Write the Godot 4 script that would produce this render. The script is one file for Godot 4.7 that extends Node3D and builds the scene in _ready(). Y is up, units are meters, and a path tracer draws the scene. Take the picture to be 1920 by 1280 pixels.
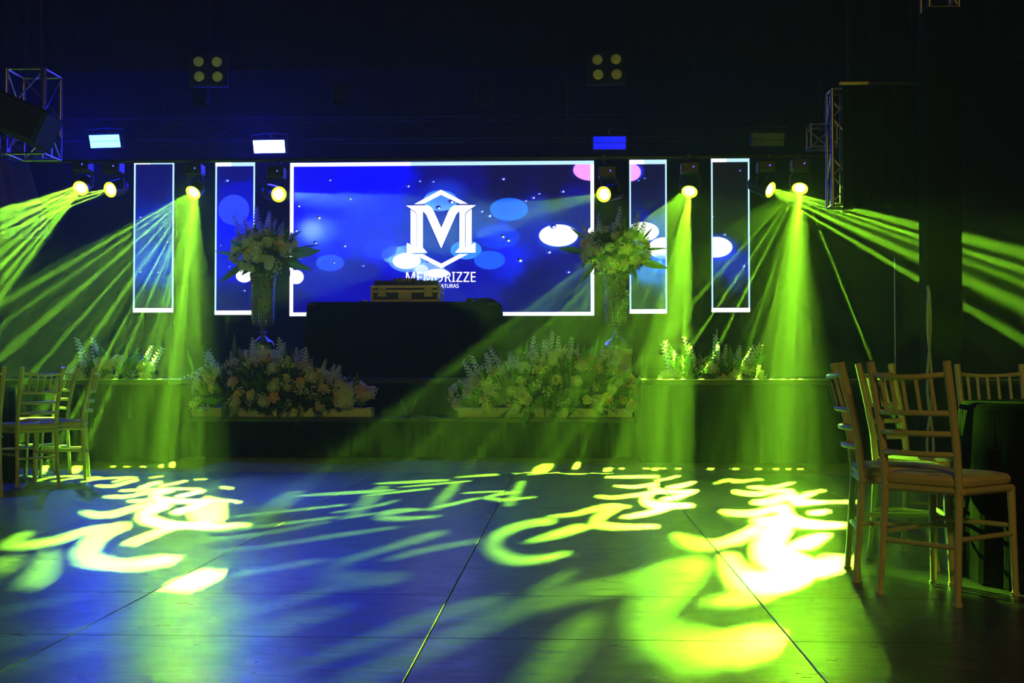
extends Node3D
# A dance hall at night: dark glossy floor, a stage with a blue video wall, moving heads that throw gobo swirls through haze, flowers, chiavari chairs.

# ---------------------------------------------------------------- mesh building
class MB:
	var v := PackedVector3Array()
	var n := PackedVector3Array()
	var uv := PackedVector2Array()
	func tri(a: Vector3, b: Vector3, c: Vector3, na: Vector3, nb: Vector3, nc: Vector3, ua := Vector2.ZERO, ub := Vector2.ZERO, uc := Vector2.ZERO) -> void:
		if (c - a).cross(b - a).dot(na + nb + nc) < 0.0:
			v.append_array([a, c, b]); n.append_array([na, nc, nb]); uv.append_array([ua, uc, ub])
		else:
			v.append_array([a, b, c]); n.append_array([na, nb, nc]); uv.append_array([ua, ub, uc])
	func quad(a: Vector3, b: Vector3, c: Vector3, d: Vector3, nn: Vector3) -> void:
		tri(a, b, c, nn, nn, nn)
		tri(a, c, d, nn, nn, nn)
	func fquad(a: Vector3, b: Vector3, c: Vector3, d: Vector3, away_from: Vector3) -> void:
		var nn := (c - a).cross(b - a)
		if nn.length_squared() < 1e-16:
			nn = (d - a).cross(c - a)
		nn = nn.normalized()
		if nn.dot((a + b + c + d) * 0.25 - away_from) < 0.0:
			nn = -nn
		quad(a, b, c, d, nn)
	func box(at: Vector3, size: Vector3, t := Transform3D(), bevel := 0.0) -> void:
		var h := size * 0.5
		if bevel <= 0.0:
			for ax in 3:
				for s: float in [-1.0, 1.0]:
					var p := Vector3.ZERO; p[ax] = s * h[ax]
					var q := Vector3.ZERO; q[(ax + 1) % 3] = h[(ax + 1) % 3]
					var r := Vector3.ZERO; r[(ax + 2) % 3] = h[(ax + 2) % 3]
					var nn := Vector3.ZERO; nn[ax] = s
					quad(t * (at + p - q - r), t * (at + p + q - r), t * (at + p + q + r), t * (at + p - q + r), (t.basis * nn).normalized())
			return
		var b := minf(bevel, minf(h.x, minf(h.y, h.z)) * 0.9)
		for ax in 3:
			for s: float in [-1.0, 1.0]:
				var p := Vector3.ZERO; p[ax] = s * h[ax]
				var q := Vector3.ZERO; q[(ax + 1) % 3] = h[(ax + 1) % 3] - b
				var r := Vector3.ZERO; r[(ax + 2) % 3] = h[(ax + 2) % 3] - b
				var nn := Vector3.ZERO; nn[ax] = s
				quad(t * (at + p - q - r), t * (at + p + q - r), t * (at + p + q + r), t * (at + p - q + r), (t.basis * nn).normalized())
			var u := (ax + 1) % 3
			var w := (ax + 2) % 3
			for su: float in [-1.0, 1.0]:
				for sw: float in [-1.0, 1.0]:
					var e := Vector3.ZERO; e[ax] = h[ax] - b
					var p1 := Vector3.ZERO; p1[u] = su * h[u]; p1[w] = sw * (h[w] - b)
					var p2 := Vector3.ZERO; p2[u] = su * (h[u] - b); p2[w] = sw * h[w]
					fquad(t * (at + p1 - e), t * (at + p1 + e), t * (at + p2 + e), t * (at + p2 - e), t * at)
		for sx: float in [-1.0, 1.0]:
			for sy: float in [-1.0, 1.0]:
				for sz: float in [-1.0, 1.0]:
					var a := at + Vector3(sx * h.x, sy * (h.y - b), sz * (h.z - b))
					var c := at + Vector3(sx * (h.x - b), sy * h.y, sz * (h.z - b))
					var d := at + Vector3(sx * (h.x - b), sy * (h.y - b), sz * h.z)
					var nn := (t.basis * Vector3(sx, sy, sz)).normalized()
					tri(t * a, t * c, t * d, nn, nn, nn)
	func tube(pts: Array, rad, seg := 8, caps := true) -> void:
		var rings := []
		var norms := []
		var up := Vector3.UP
		for i in pts.size():
			var a: Vector3 = pts[maxi(i - 1, 0)]
			var c: Vector3 = pts[mini(i + 1, pts.size() - 1)]
			var d := (c - a).normalized()
			if absf(d.dot(up)) > 0.95:
				up = Vector3.RIGHT if absf(d.x) < 0.9 else Vector3.FORWARD
			var x := up.cross(d).normalized()
			var y := d.cross(x).normalized()
			up = y
			var r: float = rad[i] if rad is Array else rad
			var ring := PackedVector3Array()
			var nr := PackedVector3Array()
			for k in seg:
				var o := x * cos(TAU * k / seg) + y * sin(TAU * k / seg)
				ring.append(Vector3(pts[i]) + o * r)
				nr.append(o)
			rings.append(ring); norms.append(nr)
		for i in pts.size() - 1:
			for k in seg:
				var j := (k + 1) % seg
				tri(rings[i][k], rings[i + 1][k], rings[i + 1][j], norms[i][k], norms[i + 1][k], norms[i + 1][j])
				tri(rings[i][k], rings[i + 1][j], rings[i][j], norms[i][k], norms[i + 1][j], norms[i][j])
		if caps:
			for e in [0, pts.size() - 1]:
				var d: Vector3 = (Vector3(pts[0]) - Vector3(pts[1])).normalized() if e == 0 else (Vector3(pts[-1]) - Vector3(pts[-2])).normalized()
				for k in range(1, seg - 1):
					tri(rings[e][0], rings[e][k], rings[e][k + 1], d, d, d)
	func lathe(prof: Array, seg := 24, t := Transform3D()) -> void: # prof: Vector2(radius, height)
		for i in prof.size() - 1:
			var a: Vector2 = prof[i]
			var b: Vector2 = prof[i + 1]
			if a.distance_to(b) < 1e-6: continue
			var sl := (b - a).normalized()
			var nf := Vector2(sl.y, -sl.x)
			for k in seg:
				var a0 := TAU * k / seg
				var a1 := TAU * (k + 1) / seg
				var d0 := Vector3(cos(a0), 0, sin(a0))
				var d1 := Vector3(cos(a1), 0, sin(a1))
				var n0 := (t.basis * (d0 * nf.x + Vector3.UP * nf.y)).normalized()
				var n1 := (t.basis * (d1 * nf.x + Vector3.UP * nf.y)).normalized()
				var p00 := t * (d0 * a.x + Vector3.UP * a.y)
				var p01 := t * (d1 * a.x + Vector3.UP * a.y)
				var p10 := t * (d0 * b.x + Vector3.UP * b.y)
				var p11 := t * (d1 * b.x + Vector3.UP * b.y)
				if b.x > 1e-6: tri(p00, p10, p11, n0, n0, n1)
				if a.x > 1e-6: tri(p00, p11, p01, n0, n1, n1)
	func plate(poly: PackedVector2Array, depth: float, t := Transform3D()) -> void: # outline in xy, from z = 0 to z = depth
		var idx := Geometry2D.triangulate_polygon(poly)
		var nf := (t.basis * Vector3(0, 0, 1)).normalized()
		for i in range(0, idx.size(), 3):
			var a := poly[idx[i]]; var b := poly[idx[i + 1]]; var c := poly[idx[i + 2]]
			tri(t * Vector3(a.x, a.y, depth), t * Vector3(b.x, b.y, depth), t * Vector3(c.x, c.y, depth), nf, nf, nf)
			if depth > 0.0:
				tri(t * Vector3(a.x, a.y, 0), t * Vector3(b.x, b.y, 0), t * Vector3(c.x, c.y, 0), -nf, -nf, -nf)
		if depth <= 0.0: return
		var cw := Geometry2D.is_polygon_clockwise(poly)
		for i in poly.size():
			var a := poly[i]; var b := poly[(i + 1) % poly.size()]
			var d := (b - a).normalized()
			var o := Vector2(d.y, -d.x)
			if cw: o = -o
			quad(t * Vector3(a.x, a.y, 0), t * Vector3(b.x, b.y, 0), t * Vector3(b.x, b.y, depth), t * Vector3(a.x, a.y, depth), (t.basis * Vector3(o.x, o.y, 0)).normalized())
	func add(m: MB, t: Transform3D) -> void:
		for i in m.v.size():
			v.append(t * m.v[i]); n.append((t.basis * m.n[i]).normalized()); uv.append(m.uv[i])
	func mesh() -> ArrayMesh:
		var a := []
		a.resize(Mesh.ARRAY_MAX)
		a[Mesh.ARRAY_VERTEX] = v
		a[Mesh.ARRAY_NORMAL] = n
		a[Mesh.ARRAY_TEX_UV] = uv
		var m := ArrayMesh.new()
		m.add_surface_from_arrays(Mesh.PRIMITIVE_TRIANGLES, a)
		return m

var M := {}
var taken := {}
var rng := RandomNumberGenerator.new()

func numbered(called: String) -> String:
	var k: int = taken.get(called, 0)
	taken[called] = k + 1
	return called if k == 0 else "%s_%03d" % [called, k]

func part(called: String, mesh: Mesh, m: Material, parent: Node, t := Transform3D()) -> MeshInstance3D:
	var o := MeshInstance3D.new()
	o.name = called
	o.mesh = mesh
	o.material_override = m
	o.transform = t
	parent.add_child(o, true)
	return o

func thing(called: String, label: String, category: String, at := Vector3.ZERO, turn := 0.0, group := "") -> Node3D:
	var o := Node3D.new()
	o.name = numbered(called)
	add_child(o)
	o.position = at
	o.rotation.y = turn
	tag(o, label, category, group)
	return o

func tag(o: Node, label: String, category: String, group := "", kind := "") -> void:
	if label: o.set_meta("label", label)
	if category: o.set_meta("category", category)
	if group: o.set_meta("group", group)
	if kind: o.set_meta("kind", kind)

func struct(called: String, mesh: Mesh, m: Material, parent: Node = self) -> MeshInstance3D:
	var o := part(called, mesh, m, parent)
	if parent == self: o.set_meta("kind", "structure")
	return o

func copy_of(o: Node3D, label: String, at: Vector3, turn: float) -> Node3D:
	var c: Node3D = o.duplicate()
	c.name = numbered(str(o.name))
	add_child(c)
	c.position = at
	c.rotation.y = turn
	c.set_meta("label", label)
	return c

func lin(r: float, g: float, b: float) -> Color: # linear base colour to the sRGB value that albedo_color takes
	return Color(r, g, b).linear_to_srgb()

func plain(c: Color, rough := 0.8, metal := 0.0, spec := 0.5) -> StandardMaterial3D:
	var m := StandardMaterial3D.new()
	m.albedo_color = c
	m.roughness = rough
	m.metallic = metal
	m.metallic_specular = spec
	return m

func glowing(c: Color, k: float, base := Color(0.02, 0.02, 0.02)) -> StandardMaterial3D:
	var m := plain(base, 0.5)
	m.emission_enabled = true
	m.emission = c
	m.emission_energy_multiplier = k
	return m

func noise_tex(freq: float, oct: int, size: int, a: Color, b: Color, seed_: int, stretch := 1.0) -> ImageTexture:
	var f := FastNoiseLite.new()
	f.seed = seed_
	f.frequency = freq
	f.fractal_octaves = oct
	var im := Image.create(size, size, false, Image.FORMAT_RGB8)
	for y in size:
		for x in size: # wraps round in both directions
			var ax := TAU * x / size
			var ay := TAU * y / size
			var r := size / TAU
			var q := f.get_noise_3d(cos(ax) * r / stretch, sin(ax) * r / stretch, cos(ay) * r) * 0.5 + f.get_noise_3d(cos(ax) * r / stretch + 500.0, sin(ax) * r / stretch, sin(ay) * r) * 0.5
			im.set_pixel(x, y, a.lerp(b, clampf(q * 1.2 + 0.5, 0, 1)))
	return ImageTexture.create_from_image(im)
const HEAD_COLOR := Color(0.6, 1.0, 0.14) # sRGB of linear 0.32, 1, 0.018
const HEAD_SPOT := [0.022, 0.022, 0.012, 0.02, 0.02, 0.011, 0.022, 0.011]
const HEAD_ENERGY := [1500.0, 1500.0, 2400.0, 2000.0, 2500.0, 2200.0, 2900.0, 1900.0]
const HEAD_FILL := [0.0, 0.0, 5.5, 0.0, 0.0, 2.5, 0.0, 6.0]
const HEAD_LABELS := [
	"moving head with bright yellow-green lens, outermost on the left", "small moving head beside the outermost left one",
	"moving head blazing between the two left narrow screens", "moving head at the large screen's upper left corner, turned right",
	"moving head at the large screen's upper right corner, turned left", "moving head blazing between the two right narrow screens",
	"small moving head right of the rightmost narrow screen, turned right", "brightest moving head, outermost on the right beside the black drape"]
const PIPE_Y := 3.22
const PIPE_Z := -13.25
const SCREEN_GLOW := 1.35
const UNSEEN_LAMP_ENERGY := 32.0
const SCREEN_LIGHT := 4.0
const GOBOS := [ # the eight moving heads: where the lens is, where it points, lamp-to-plate distance, cut-outs of its gobo plate (tone, then outline in 0.01 mm)
	{"at": Vector3(-5.342, 2.922, -13.200), "axis": Vector3(-0.0560, -0.5235, 0.8502), "throw": 0.1335, "cuts": [[2,-891,3284,-1057,2795,-1212,2338,-1328,1923,-1399,1524,-1447,1117,-1495,709,-2139,308,-2706,822,-2679,1236,-2651,1680,-2589,2168,-2475,2676,-2333,3179,-2189,3686,-1355,4056],
		[1,4161,2295,907,3350,-992,3906,-2238,4218,-3117,4408,-3174,4150,-2348,3784,-1173,3307,640,2649,3796,1604],
		[0,3807,697,789,2092,-1014,2906,-2215,3431,-3072,3794,-3104,3715,-2273,3298,-1103,2725,669,1884,3661,498],
		[1,3652,-392,795,1264,-957,2250,-2147,2893,-3006,3343,-3067,3237,-2254,2718,-1116,2013,591,996,3418,-641],
		[1,3515,-1315,796,537,-911,1664,-2088,2410,-2949,2936,-3033,2821,-2235,2220,-1124,1411,528,255,3222,-1573],
		[0,3275,-2379,708,-344,-931,935,-2072,1807,-2913,2438,-2966,2380,-2165,1712,-1063,809,547,-482,3104,-2502],
		[1,3142,-3333,716,-1133,-873,278,-2001,1252,-2843,1962,-2929,1887,-2147,1129,-1078,118,470,-1307,2889,-3485],
		[1,2983,-4220,687,-1892,-849,-367,-1955,702,-2790,1492,-2880,1425,-2107,595,-1061,-507,437,-2042,2733,-4349]]},
	{"at": Vector3(-5.009, 2.902, -13.200), "axis": Vector3(-0.3528, -0.3229, 0.8782), "throw": 0.1564, "cuts": [[0,4931,755,1141,1072,-1529,1271,-3511,1395,-5039,1476,-5052,1343,-3537,1182,-1573,991,1080,766,4859,480],
		[1,4837,-350,1152,207,-1473,562,-3440,787,-4967,935,-5012,709,-3521,423,-1592,88,1003,-309,4679,-811],
		[0,4631,-1957,1079,-1149,-1474,-587,-3400,-180,-4903,126,-4934,32,-3452,-330,-1547,-781,994,-1359,4548,-2143]]},
	{"at": Vector3(-4.089, 2.867, -13.200), "axis": Vector3(-0.2398, -0.6425, 0.7278), "throw": 0.0734, "cuts": [[0,-3231,36,-3213,-75,-3194,-192,-3183,-290,-3184,-351,-3195,-390,-3205,-431,-3120,-604,-3014,-729,-3005,-683,-2995,-635,-2997,-559,-3015,-441,-3041,-307,-3065,-182,-3158,-29],
		[1,-3199,641,-3272,633,-3346,625,-3406,600,-3445,541,-3471,462,-3492,391,-3509,342,-3521,304,-3533,265,-3473,147,-3397,66,-3386,110,-3376,152,-3360,206,-3340,286,-3317,373,-3279,436,-3218,463,-3142,471,-3064,479,-3116,564],
		[0,-3579,-103,-3523,-71,-3466,-38,-3442,24,-3474,152,-3575,355,-3725,563,-3819,647,-3902,695,-3984,722,-4072,725,-4164,712,-4245,692,-4304,669,-4352,640,-4400,610,-4384,535,-4340,470,-4286,491,-4232,512,-4164,523,-4069,522,-3958,510,-3855,484,-3764,438,-3681,378,-3636,336,-3671,388,-3673,389,-3659,338,-3670,285,-3706,237,-3745,186,-3684,31],
		[0,-3997,473,-4021,404,-4045,332,-4069,263,-4091,200,-4113,140,-4135,78,-4099,-39,-4044,-114,-4022,-45,-4001,21,-3979,91,-3956,168,-3932,247,-3910,323,-3948,419],
		[1,-4419,579,-4507,558,-4595,537,-4670,532,-4719,552,-4753,587,-4789,623,-4794,596,-4774,543,-4738,505,-4699,465,-4644,441,-4565,446,-4474,469,-4383,491,-4392,538],
		[1,-3386,-185,-3413,-272,-3441,-364,-3465,-455,-3481,-540,-3492,-624,-3503,-710,-3449,-845,-3385,-929,-3376,-833,-3367,-742,-3353,-649,-3331,-550,-3304,-450,-3278,-355,-3328,-251],
		[1,-2529,6,-2615,26,-2701,46,-2761,30,-2773,-51,-2758,-172,-2742,-290,-2736,-384,-2731,-473,-2725,-565,-2621,-737,-2515,-845,-2526,-740,-2537,-639,-2548,-532,-2571,-398,-2593,-265,-2585,-180,-2528,-165,-2438,-187,-2345,-210,-2414,-105],
		[1,-2482,-391,-2457,-501,-2431,-617,-2419,-716,-2432,-780,-2461,-823,-2491,-867,-2426,-979,-2343,-1072,-2313,-1024,-2284,-976,-2272,-903,-2289,-792,-2320,-665,-2350,-545,-2423,-443],
		[1,-3106,269,-3154,244,-3202,219,-3273,184,-3383,128,-3520,62,-3657,8,-3782,-18,-3904,-30,-4026,-43,-4003,-135,-3945,-229,-3817,-216,-3688,-203,-3556,-174,-3412,-116,-3270,-43,-3155,18,-3082,56,-3032,84,-2983,111,-3035,198],
		[1,-3607,785,-3647,770,-3688,755,-3723,737,-3747,714,-3765,688,-3782,662,-3746,583,-3691,526,-3673,554,-3656,582,-3632,606,-3597,625,-3555,642,-3513,658,-3549,727],
		[1,-3482,1256,-3559,1297,-3636,1338,-3703,1360,-3755,1355,-3796,1331,-3827,1293,-3841,1234,-3845,1159,-3853,1088,-3868,1030,-3888,978,-3918,937,-3965,912,-4023,899,-4082,886,-4046,779,-3960,675,-3897,690,-3833,705,-3781,736,-3749,788,-3730,851,-3715,917,-3705,992,-3697,1068,-3680,1124,-3648,1161,-3607,1184,-3562,1195,-3514,1189,-3456,1170,-3393,1148,-3411,1191],
		[0,-3992,743,-3954,794,-3917,845,-3900,910,-3909,997,-3948,1110,-4063,1294,-4170,1402,-4240,1447,-4301,1475,-4356,1493,-4413,1503,-4481,1505,-4567,1498,-4666,1484,-4766,1470,-4760,1408,-4717,1346,-4609,1357,-4502,1368,-4407,1366,-4330,1347,-4264,1316,-4200,1278,-4133,1233,-4078,1188,-4086,1200,-4120,1254,-4105,1216,-4091,1155,-4091,1089,-4103,1016,-4117,936,-4067,817],
		[0,-4402,548,-4377,615,-4352,679,-4327,750,-4300,834,-4273,923,-4247,1006,-4284,1097,-4332,1141,-4358,1065,-4385,983,-4408,898,-4422,812,-4431,722,-4441,627,-4425,573],
		[1,-4791,1492,-4838,1470,-4886,1448,-4932,1426,-4974,1404,-5015,1382,-5057,1360,-5057,1329,-5042,1304,-4995,1313,-4949,1323,-4901,1337,-4852,1358,-4803,1383,-4755,1408,-4762,1456],
		[1,-4410,1879,-4417,1850,-4425,1820,-4434,1784,-4444,1737,-4457,1682,-4471,1628,-4487,1581,-4504,1535,-4523,1488,-4503,1435,-4471,1408,-4449,1454,-4429,1498,-4410,1546,-4393,1600,-4378,1656,-4365,1704,-4355,1741,-4347,1772,-4339,1802,-4371,1858],
		[1,-3991,1421,-3976,1489,-3962,1554,-3963,1629,-3985,1716,-4019,1803,-4062,1885,-4116,1964,-4190,2051,-4287,2131,-4354,2163,-4402,2172,-4446,2176,-4493,2180,-4542,2182,-4589,2178,-4632,2163,-4673,2141,-4709,2120,-4738,2101,-4762,2081,-4786,2061,-4777,2020,-4742,1992,-4711,2004,-4680,2016,-4645,2030,-4605,2050,-4562,2072,-4518,2085,-4470,2085,-4417,2077,-4363,2065,-4309,2049,-4261,2030,-4242,2019,-4257,2030,-4248,2018,-4226,1983,-4198,1931,-4170,1865,-4148,1796,-4139,1731,-4141,1662,-4142,1587,-4073,1473],
		[1,-3908,1507,-3874,1552,-3841,1596,-3815,1647,-3802,1710,-3796,1775,-3781,1826,-3749,1859,-3709,1883,-3673,1907,-3648,1932,-3627,1955,-3606,1978,-3636,2011,-3683,2036,-3727,2032,-3771,2028,-3811,2017,-3848,1997,-3881,1969,-3908,1933,-3923,1882,-3929,1821,-3939,1762,-3958,1712,-3981,1663,-4006,1613,-3966,1548],
		[1,-3460,1736,-3482,1788,-3503,1837,-3527,1883,-3555,1927,-3585,1968,-3613,2007,-3644,2032,-3665,2038,-3663,2016,-3661,1993,-3653,1964,-3635,1924,-3611,1874,-3585,1821,-3513,1755],
		[2,-3960,2046,-4000,2096,-4035,2140,-4062,2175,-4088,2207,-4113,2239,-4132,2265,-4145,2285,-4156,2306,-4167,2329,-4253,2404,-4311,2412,-4309,2396,-4306,2377,-4295,2350,-4276,2317,-4251,2279,-4216,2235,-4170,2184,-4117,2132,-4064,2079,-3957,2003],
		[2,-3809,2102,-3815,2140,-3820,2175,-3826,2209,-3951,2310,-4037,2330,-4015,2289,-3991,2246,-3966,2199,-3879,2122],
		[1,-5077,2128,-5051,2142,-5025,2157,-5002,2174,-4984,2194,-4969,2216,-4956,2237,-4941,2259,-4926,2281,-4911,2302,-4915,2317,-4927,2324,-4951,2318,-4976,2310,-4999,2300,-5018,2285,-5034,2268,-5049,2248,-5066,2224,-5082,2197,-5100,2169,-5096,2141],
		[1,-1335,-211,-1257,-346,-1173,-489,-1142,-615,-1207,-706,-1333,-772,-1462,-841,-1376,-948,-1265,-1048,-1132,-974,-1002,-901,-937,-801,-978,-658,-1073,-500,-1161,-354,-1264,-257],
		[1,-1572,-245,-1578,-355,-1585,-471,-1614,-578,-1679,-667,-1768,-744,-1860,-823,-1798,-909,-1719,-984,-1626,-900,-1536,-817,-1471,-722,-1445,-606,-1442,-483,-1438,-366,-1506,-295],
		[1,-482,-211,-622,-226,-762,-241,-902,-255,-836,-318,-746,-381,-602,-366,-457,-350,-313,-335,-389,-271],
		[1,-2013,-296,-2008,-401,-2004,-512,-2036,-619,-2134,-715,-2274,-804,-2419,-896,-2356,-1004,-2267,-1104,-2118,-1004,-1974,-907,-1875,-803,-1845,-685,-1854,-564,-1862,-449,-1940,-355],
		[2,-3579,-914,-3627,-941,-3676,-967,-3725,-994,-3701,-1083,-3655,-1163,-3604,-1134,-3554,-1105,-3504,-1077,-3533,-989],
		[2,-4294,-245,-4345,-226,-4396,-208,-4447,-190,-4439,-280,-4390,-389,-4336,-410,-4282,-431,-4227,-452,-4241,-353],
		[2,-2750,-911,-2775,-988,-2801,-1067,-2827,-1149,-2764,-1279,-2687,-1378,-2661,-1288,-2637,-1201,-2613,-1116,-2678,-995],
		[2,-4480,1170,-4541,1245,-4620,1338,-4724,1403,-4780,1342,-4795,1262,-4807,1208,-4577,458,-4273,287,-4302,440,-4326,528,-4363,524,-4413,567,-4376,532,-4302,453,-4207,629],
		[2,2075,596,1651,344,1231,94,835,-142,475,-356,137,-557,-197,-756,-868,-723,-711,-146,-343,77,29,303,426,544,864,810,1328,1092,1798,1377,2404,1242],
		[1,-653,-5379,-1004,-4706,-1328,-4103,-1632,-3562,-1915,-3073,-1982,-3095,-1729,-3597,-1442,-4146,-1114,-4749,-738,-5414],
		[1,-342,-5258,-714,-4601,-1056,-4012,-1374,-3481,-1668,-2999,-1717,-3017,-1445,-3508,-1140,-4045,-795,-4634,-404,-5285],
		[1,185,-5053,-213,-4419,-582,-3850,-926,-3338,-1247,-2873,-1310,-2898,-1018,-3375,-689,-3896,-317,-4464,105,-5089],
		[2,649,-4872,229,-4258,-162,-3707,-529,-3210,-874,-2761,-949,-2793,-640,-3259,-292,-3765,104,-4315,552,-4917],
		[1,998,-4738,553,-4143,143,-3606,-237,-3120,-590,-2678,-634,-2699,-302,-3150,67,-3642,480,-4178,942,-4766],
		[1,683,-2967,219,-2434,-211,-1959,-611,-1533,-984,-1149,-1051,-1186,-711,-1587,-330,-2022,103,-2496,593,-3015],
		[0,1259,-2674,744,-2167,275,-1712,-157,-1302,-554,-931,-586,-951,-205,-1331,217,-1746,688,-2200,1215,-2699],
		[1,2046,-2249,1486,-1760,967,-1329,481,-948,28,-609,-63,-676,344,-1046,803,-1444,1324,-1870,1917,-2333],
		[1,2795,-1824,2165,-1369,1590,-965,1061,-605,574,-283,526,-324,989,-666,1502,-1036,2078,-1437,2724,-1875],
		[1,3785,-1217,3085,-787,2438,-413,1836,-92,1279,188,1180,85,1685,-241,2251,-587,2896,-952,3631,-1343],
		[1,4613,-770,3834,-384,3125,-44,2478,256,1885,522,1842,472,2411,183,3042,-129,3749,-465,4543,-832],
		[1,5495,-377,4672,-9,3913,307,3210,575,2561,804,2469,690,3066,407,3732,112,4485,-194,5340,-518]]},
	{"at": Vector3(-3.152, 2.837, -13.200), "axis": Vector3(0.5265, -0.2166, 0.8221), "throw": 0.3000, "cuts": [[1,-67,1300,-279,1172,-489,1045,-697,920,-1486,1300,-1345,2263,-1142,2396,-937,2530,-730,2666,97,2296],
		[0,-122,499,-228,438,-332,377,-437,316,-837,513,-762,991,-659,1054,-556,1117,-451,1180,-42,986],
		[1,222,-583,101,-648,-18,-714,-137,-779,-593,-546,-507,-12,-389,55,-271,123,-152,191,315,-38],
		[1,521,-1694,414,-1748,307,-1803,202,-1856,-203,-1643,-125,-1178,-20,-1123,85,-1066,191,-1010,605,-1221],
		[1,1060,-2524,951,-2576,842,-2628,734,-2680,323,-2459,405,-1996,511,-1942,619,-1888,727,-1834,1148,-2054]]},
	{"at": Vector3(0.392, 2.814, -13.200), "axis": Vector3(-0.4677, -0.2192, 0.8563), "throw": 0.3000, "cuts": [[1,559,689,393,560,226,430,58,300,-593,444,-459,1201,-288,1332,-118,1462,52,1592,695,1434],
		[0,80,-331,-50,-433,-180,-535,-311,-637,-819,-535,-716,49,-583,151,-451,254,-319,356,184,245],
		[0,210,-1216,82,-1318,-47,-1420,-176,-1523,-678,-1430,-576,-855,-444,-752,-313,-649,-183,-547,314,-648]]},
	{"at": Vector3(1.307, 2.842, -13.200), "axis": Vector3(-0.1947, -0.7420, 0.6415), "throw": 0.1064, "cuts": [[1,3470,3611,3389,3585,3306,3560,3221,3518,3123,3452,3019,3368,2929,3276,2864,3177,2814,3068,2762,2954,2825,2890,2900,2836,3017,2900,3132,2963,3238,3037,3337,3131,3427,3234,3495,3328,3533,3406,3553,3476,3573,3544,3524,3581],
		[1,2653,3450,2602,3359,2548,3264,2499,3157,2458,3027,2422,2880,2383,2725,2463,2634,2551,2563,2603,2713,2651,2856,2690,2993,2714,3127,2729,3257,2744,3379,2700,3419],
		[1,3686,2444,3590,2402,3493,2359,3401,2309,3318,2251,3241,2186,3168,2109,3101,2016,3039,1911,2975,1801,3076,1679,3198,1569,3315,1633,3430,1696,3529,1767,3604,1851,3662,1942,3717,2032,3770,2121,3820,2210,3868,2296,3782,2377],
		[1,2978,2655,2904,2562,2826,2466,2751,2347,2680,2190,2610,2004,2535,1805,2611,1706,2698,1624,2788,1814,2874,1995,2946,2158,3002,2301,3048,2431,3092,2555,3038,2611],
		[1,3230,1329,3131,1224,3029,1116,2939,1021,2872,949,2818,892,2763,833,2897,635,3065,452,3127,510,3188,566,3244,660,3294,813,3338,995,3379,1169,3307,1257],
		[1,2625,453,2603,316,2580,174,2548,55,2502,-22,2447,-72,2391,-123,2482,-291,2599,-447,2658,-395,2717,-343,2759,-253,2775,-102,2776,77,2776,249,2700,368],
		[1,2197,574,2138,441,2077,304,2025,169,1987,42,1959,-81,1931,-207,2020,-388,2122,-533,2151,-399,2179,-269,2211,-127,2250,37,2292,211,2333,377,2268,488],
		[1,1804,-19,1651,84,1502,186,1373,240,1272,219,1187,153,1100,87,1161,-70,1248,-215,1338,-146,1426,-78,1526,-51,1648,-89,1788,-169,1932,-250,1886,-145],
		[1,1157,-378,1011,-260,869,-146,754,-90,679,-126,626,-218,573,-312,629,-491,706,-643,762,-544,815,-448,888,-405,996,-444,1130,-535,1269,-629,1231,-516],
		[1,2538,4676,2503,4626,2467,4574,2422,4495,2358,4364,2278,4192,2191,4003,2248,3953,2312,3914,2415,4098,2510,4267,2579,4400,2614,4489,2630,4554,2646,4616,2594,4651],
		[1,1852,4371,1821,4249,1788,4119,1777,3991,1810,3874,1871,3764,1936,3648,1991,3594,2033,3568,1984,3673,1938,3772,1910,3886,1908,4027,1920,4176,1932,4315,1893,4348],
		[1,1227,3998,1319,4011,1412,4025,1469,4063,1478,4144,1452,4245,1222,4476,1057,4553,952,4558,858,4540,788,4490,726,4415,661,4337,691,4298,733,4266,834,4313,933,4359,1035,4384,1157,4379,1286,4354,1298,4365,1179,4453,1205,4364,1213,4277,1197,4213,1160,4156,1120,4097,1165,4044],
		[1,1471,4574,1452,4501,1432,4426,1411,4347,1454,4305,1502,4276,1521,4358,1540,4437,1557,4512,1515,4549],
		[1,1924,5143,1868,5070,1809,4994,1752,4907,1698,4801,1645,4679,1588,4547,1638,4504,1695,4471,1773,4594,1845,4709,1904,4816,1945,4917,1975,5012,2004,5101,1965,5125],
		[1,996,3309,995,3245,994,3180,988,3119,975,3069,957,3023,938,2970,919,2901,899,2822,878,2740,918,2671,968,2616,1024,2654,1079,2692,1119,2739,1140,2795,1147,2859,1144,2934,1128,3024,1104,3122,1080,3216,1036,3276],
		[1,967,3319,845,3370,725,3421,620,3427,538,3360,467,3244,393,3123,422,3064,464,3018,567,3105,666,3188,765,3238,866,3237,974,3205,1084,3171,1045,3239],
		[1,1065,4097,1046,4013,1027,3926,1016,3820,1021,3681,1037,3515,1054,3335,1107,3262,1160,3217,1165,3378,1169,3529,1168,3669,1159,3798,1147,3919,1135,4033,1100,4072],
		[1,1568,3001,1431,2917,1289,2831,1142,2742,1183,2676,1239,2616,1388,2709,1532,2799,1672,2887,1626,2949],
		[1,-498,4191,-427,4233,-355,4275,-305,4345,-280,4454,-277,4581,-300,4712,-356,4850,-446,5004,-581,5170,-712,5287,-828,5367,-925,5414,-1001,5425,-1068,5413,-1124,5385,-1166,5338,-1198,5273,-1231,5205,-1221,5174,-1200,5156,-1149,5201,-1100,5243,-1045,5271,-979,5284,-905,5284,-830,5263,-743,5211,-649,5138,-591,5084,-572,5060,-533,4994,-494,4904,-473,4799,-471,4685,-488,4586,-528,4521,-588,4479,-651,4436,-600,4304],
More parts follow.
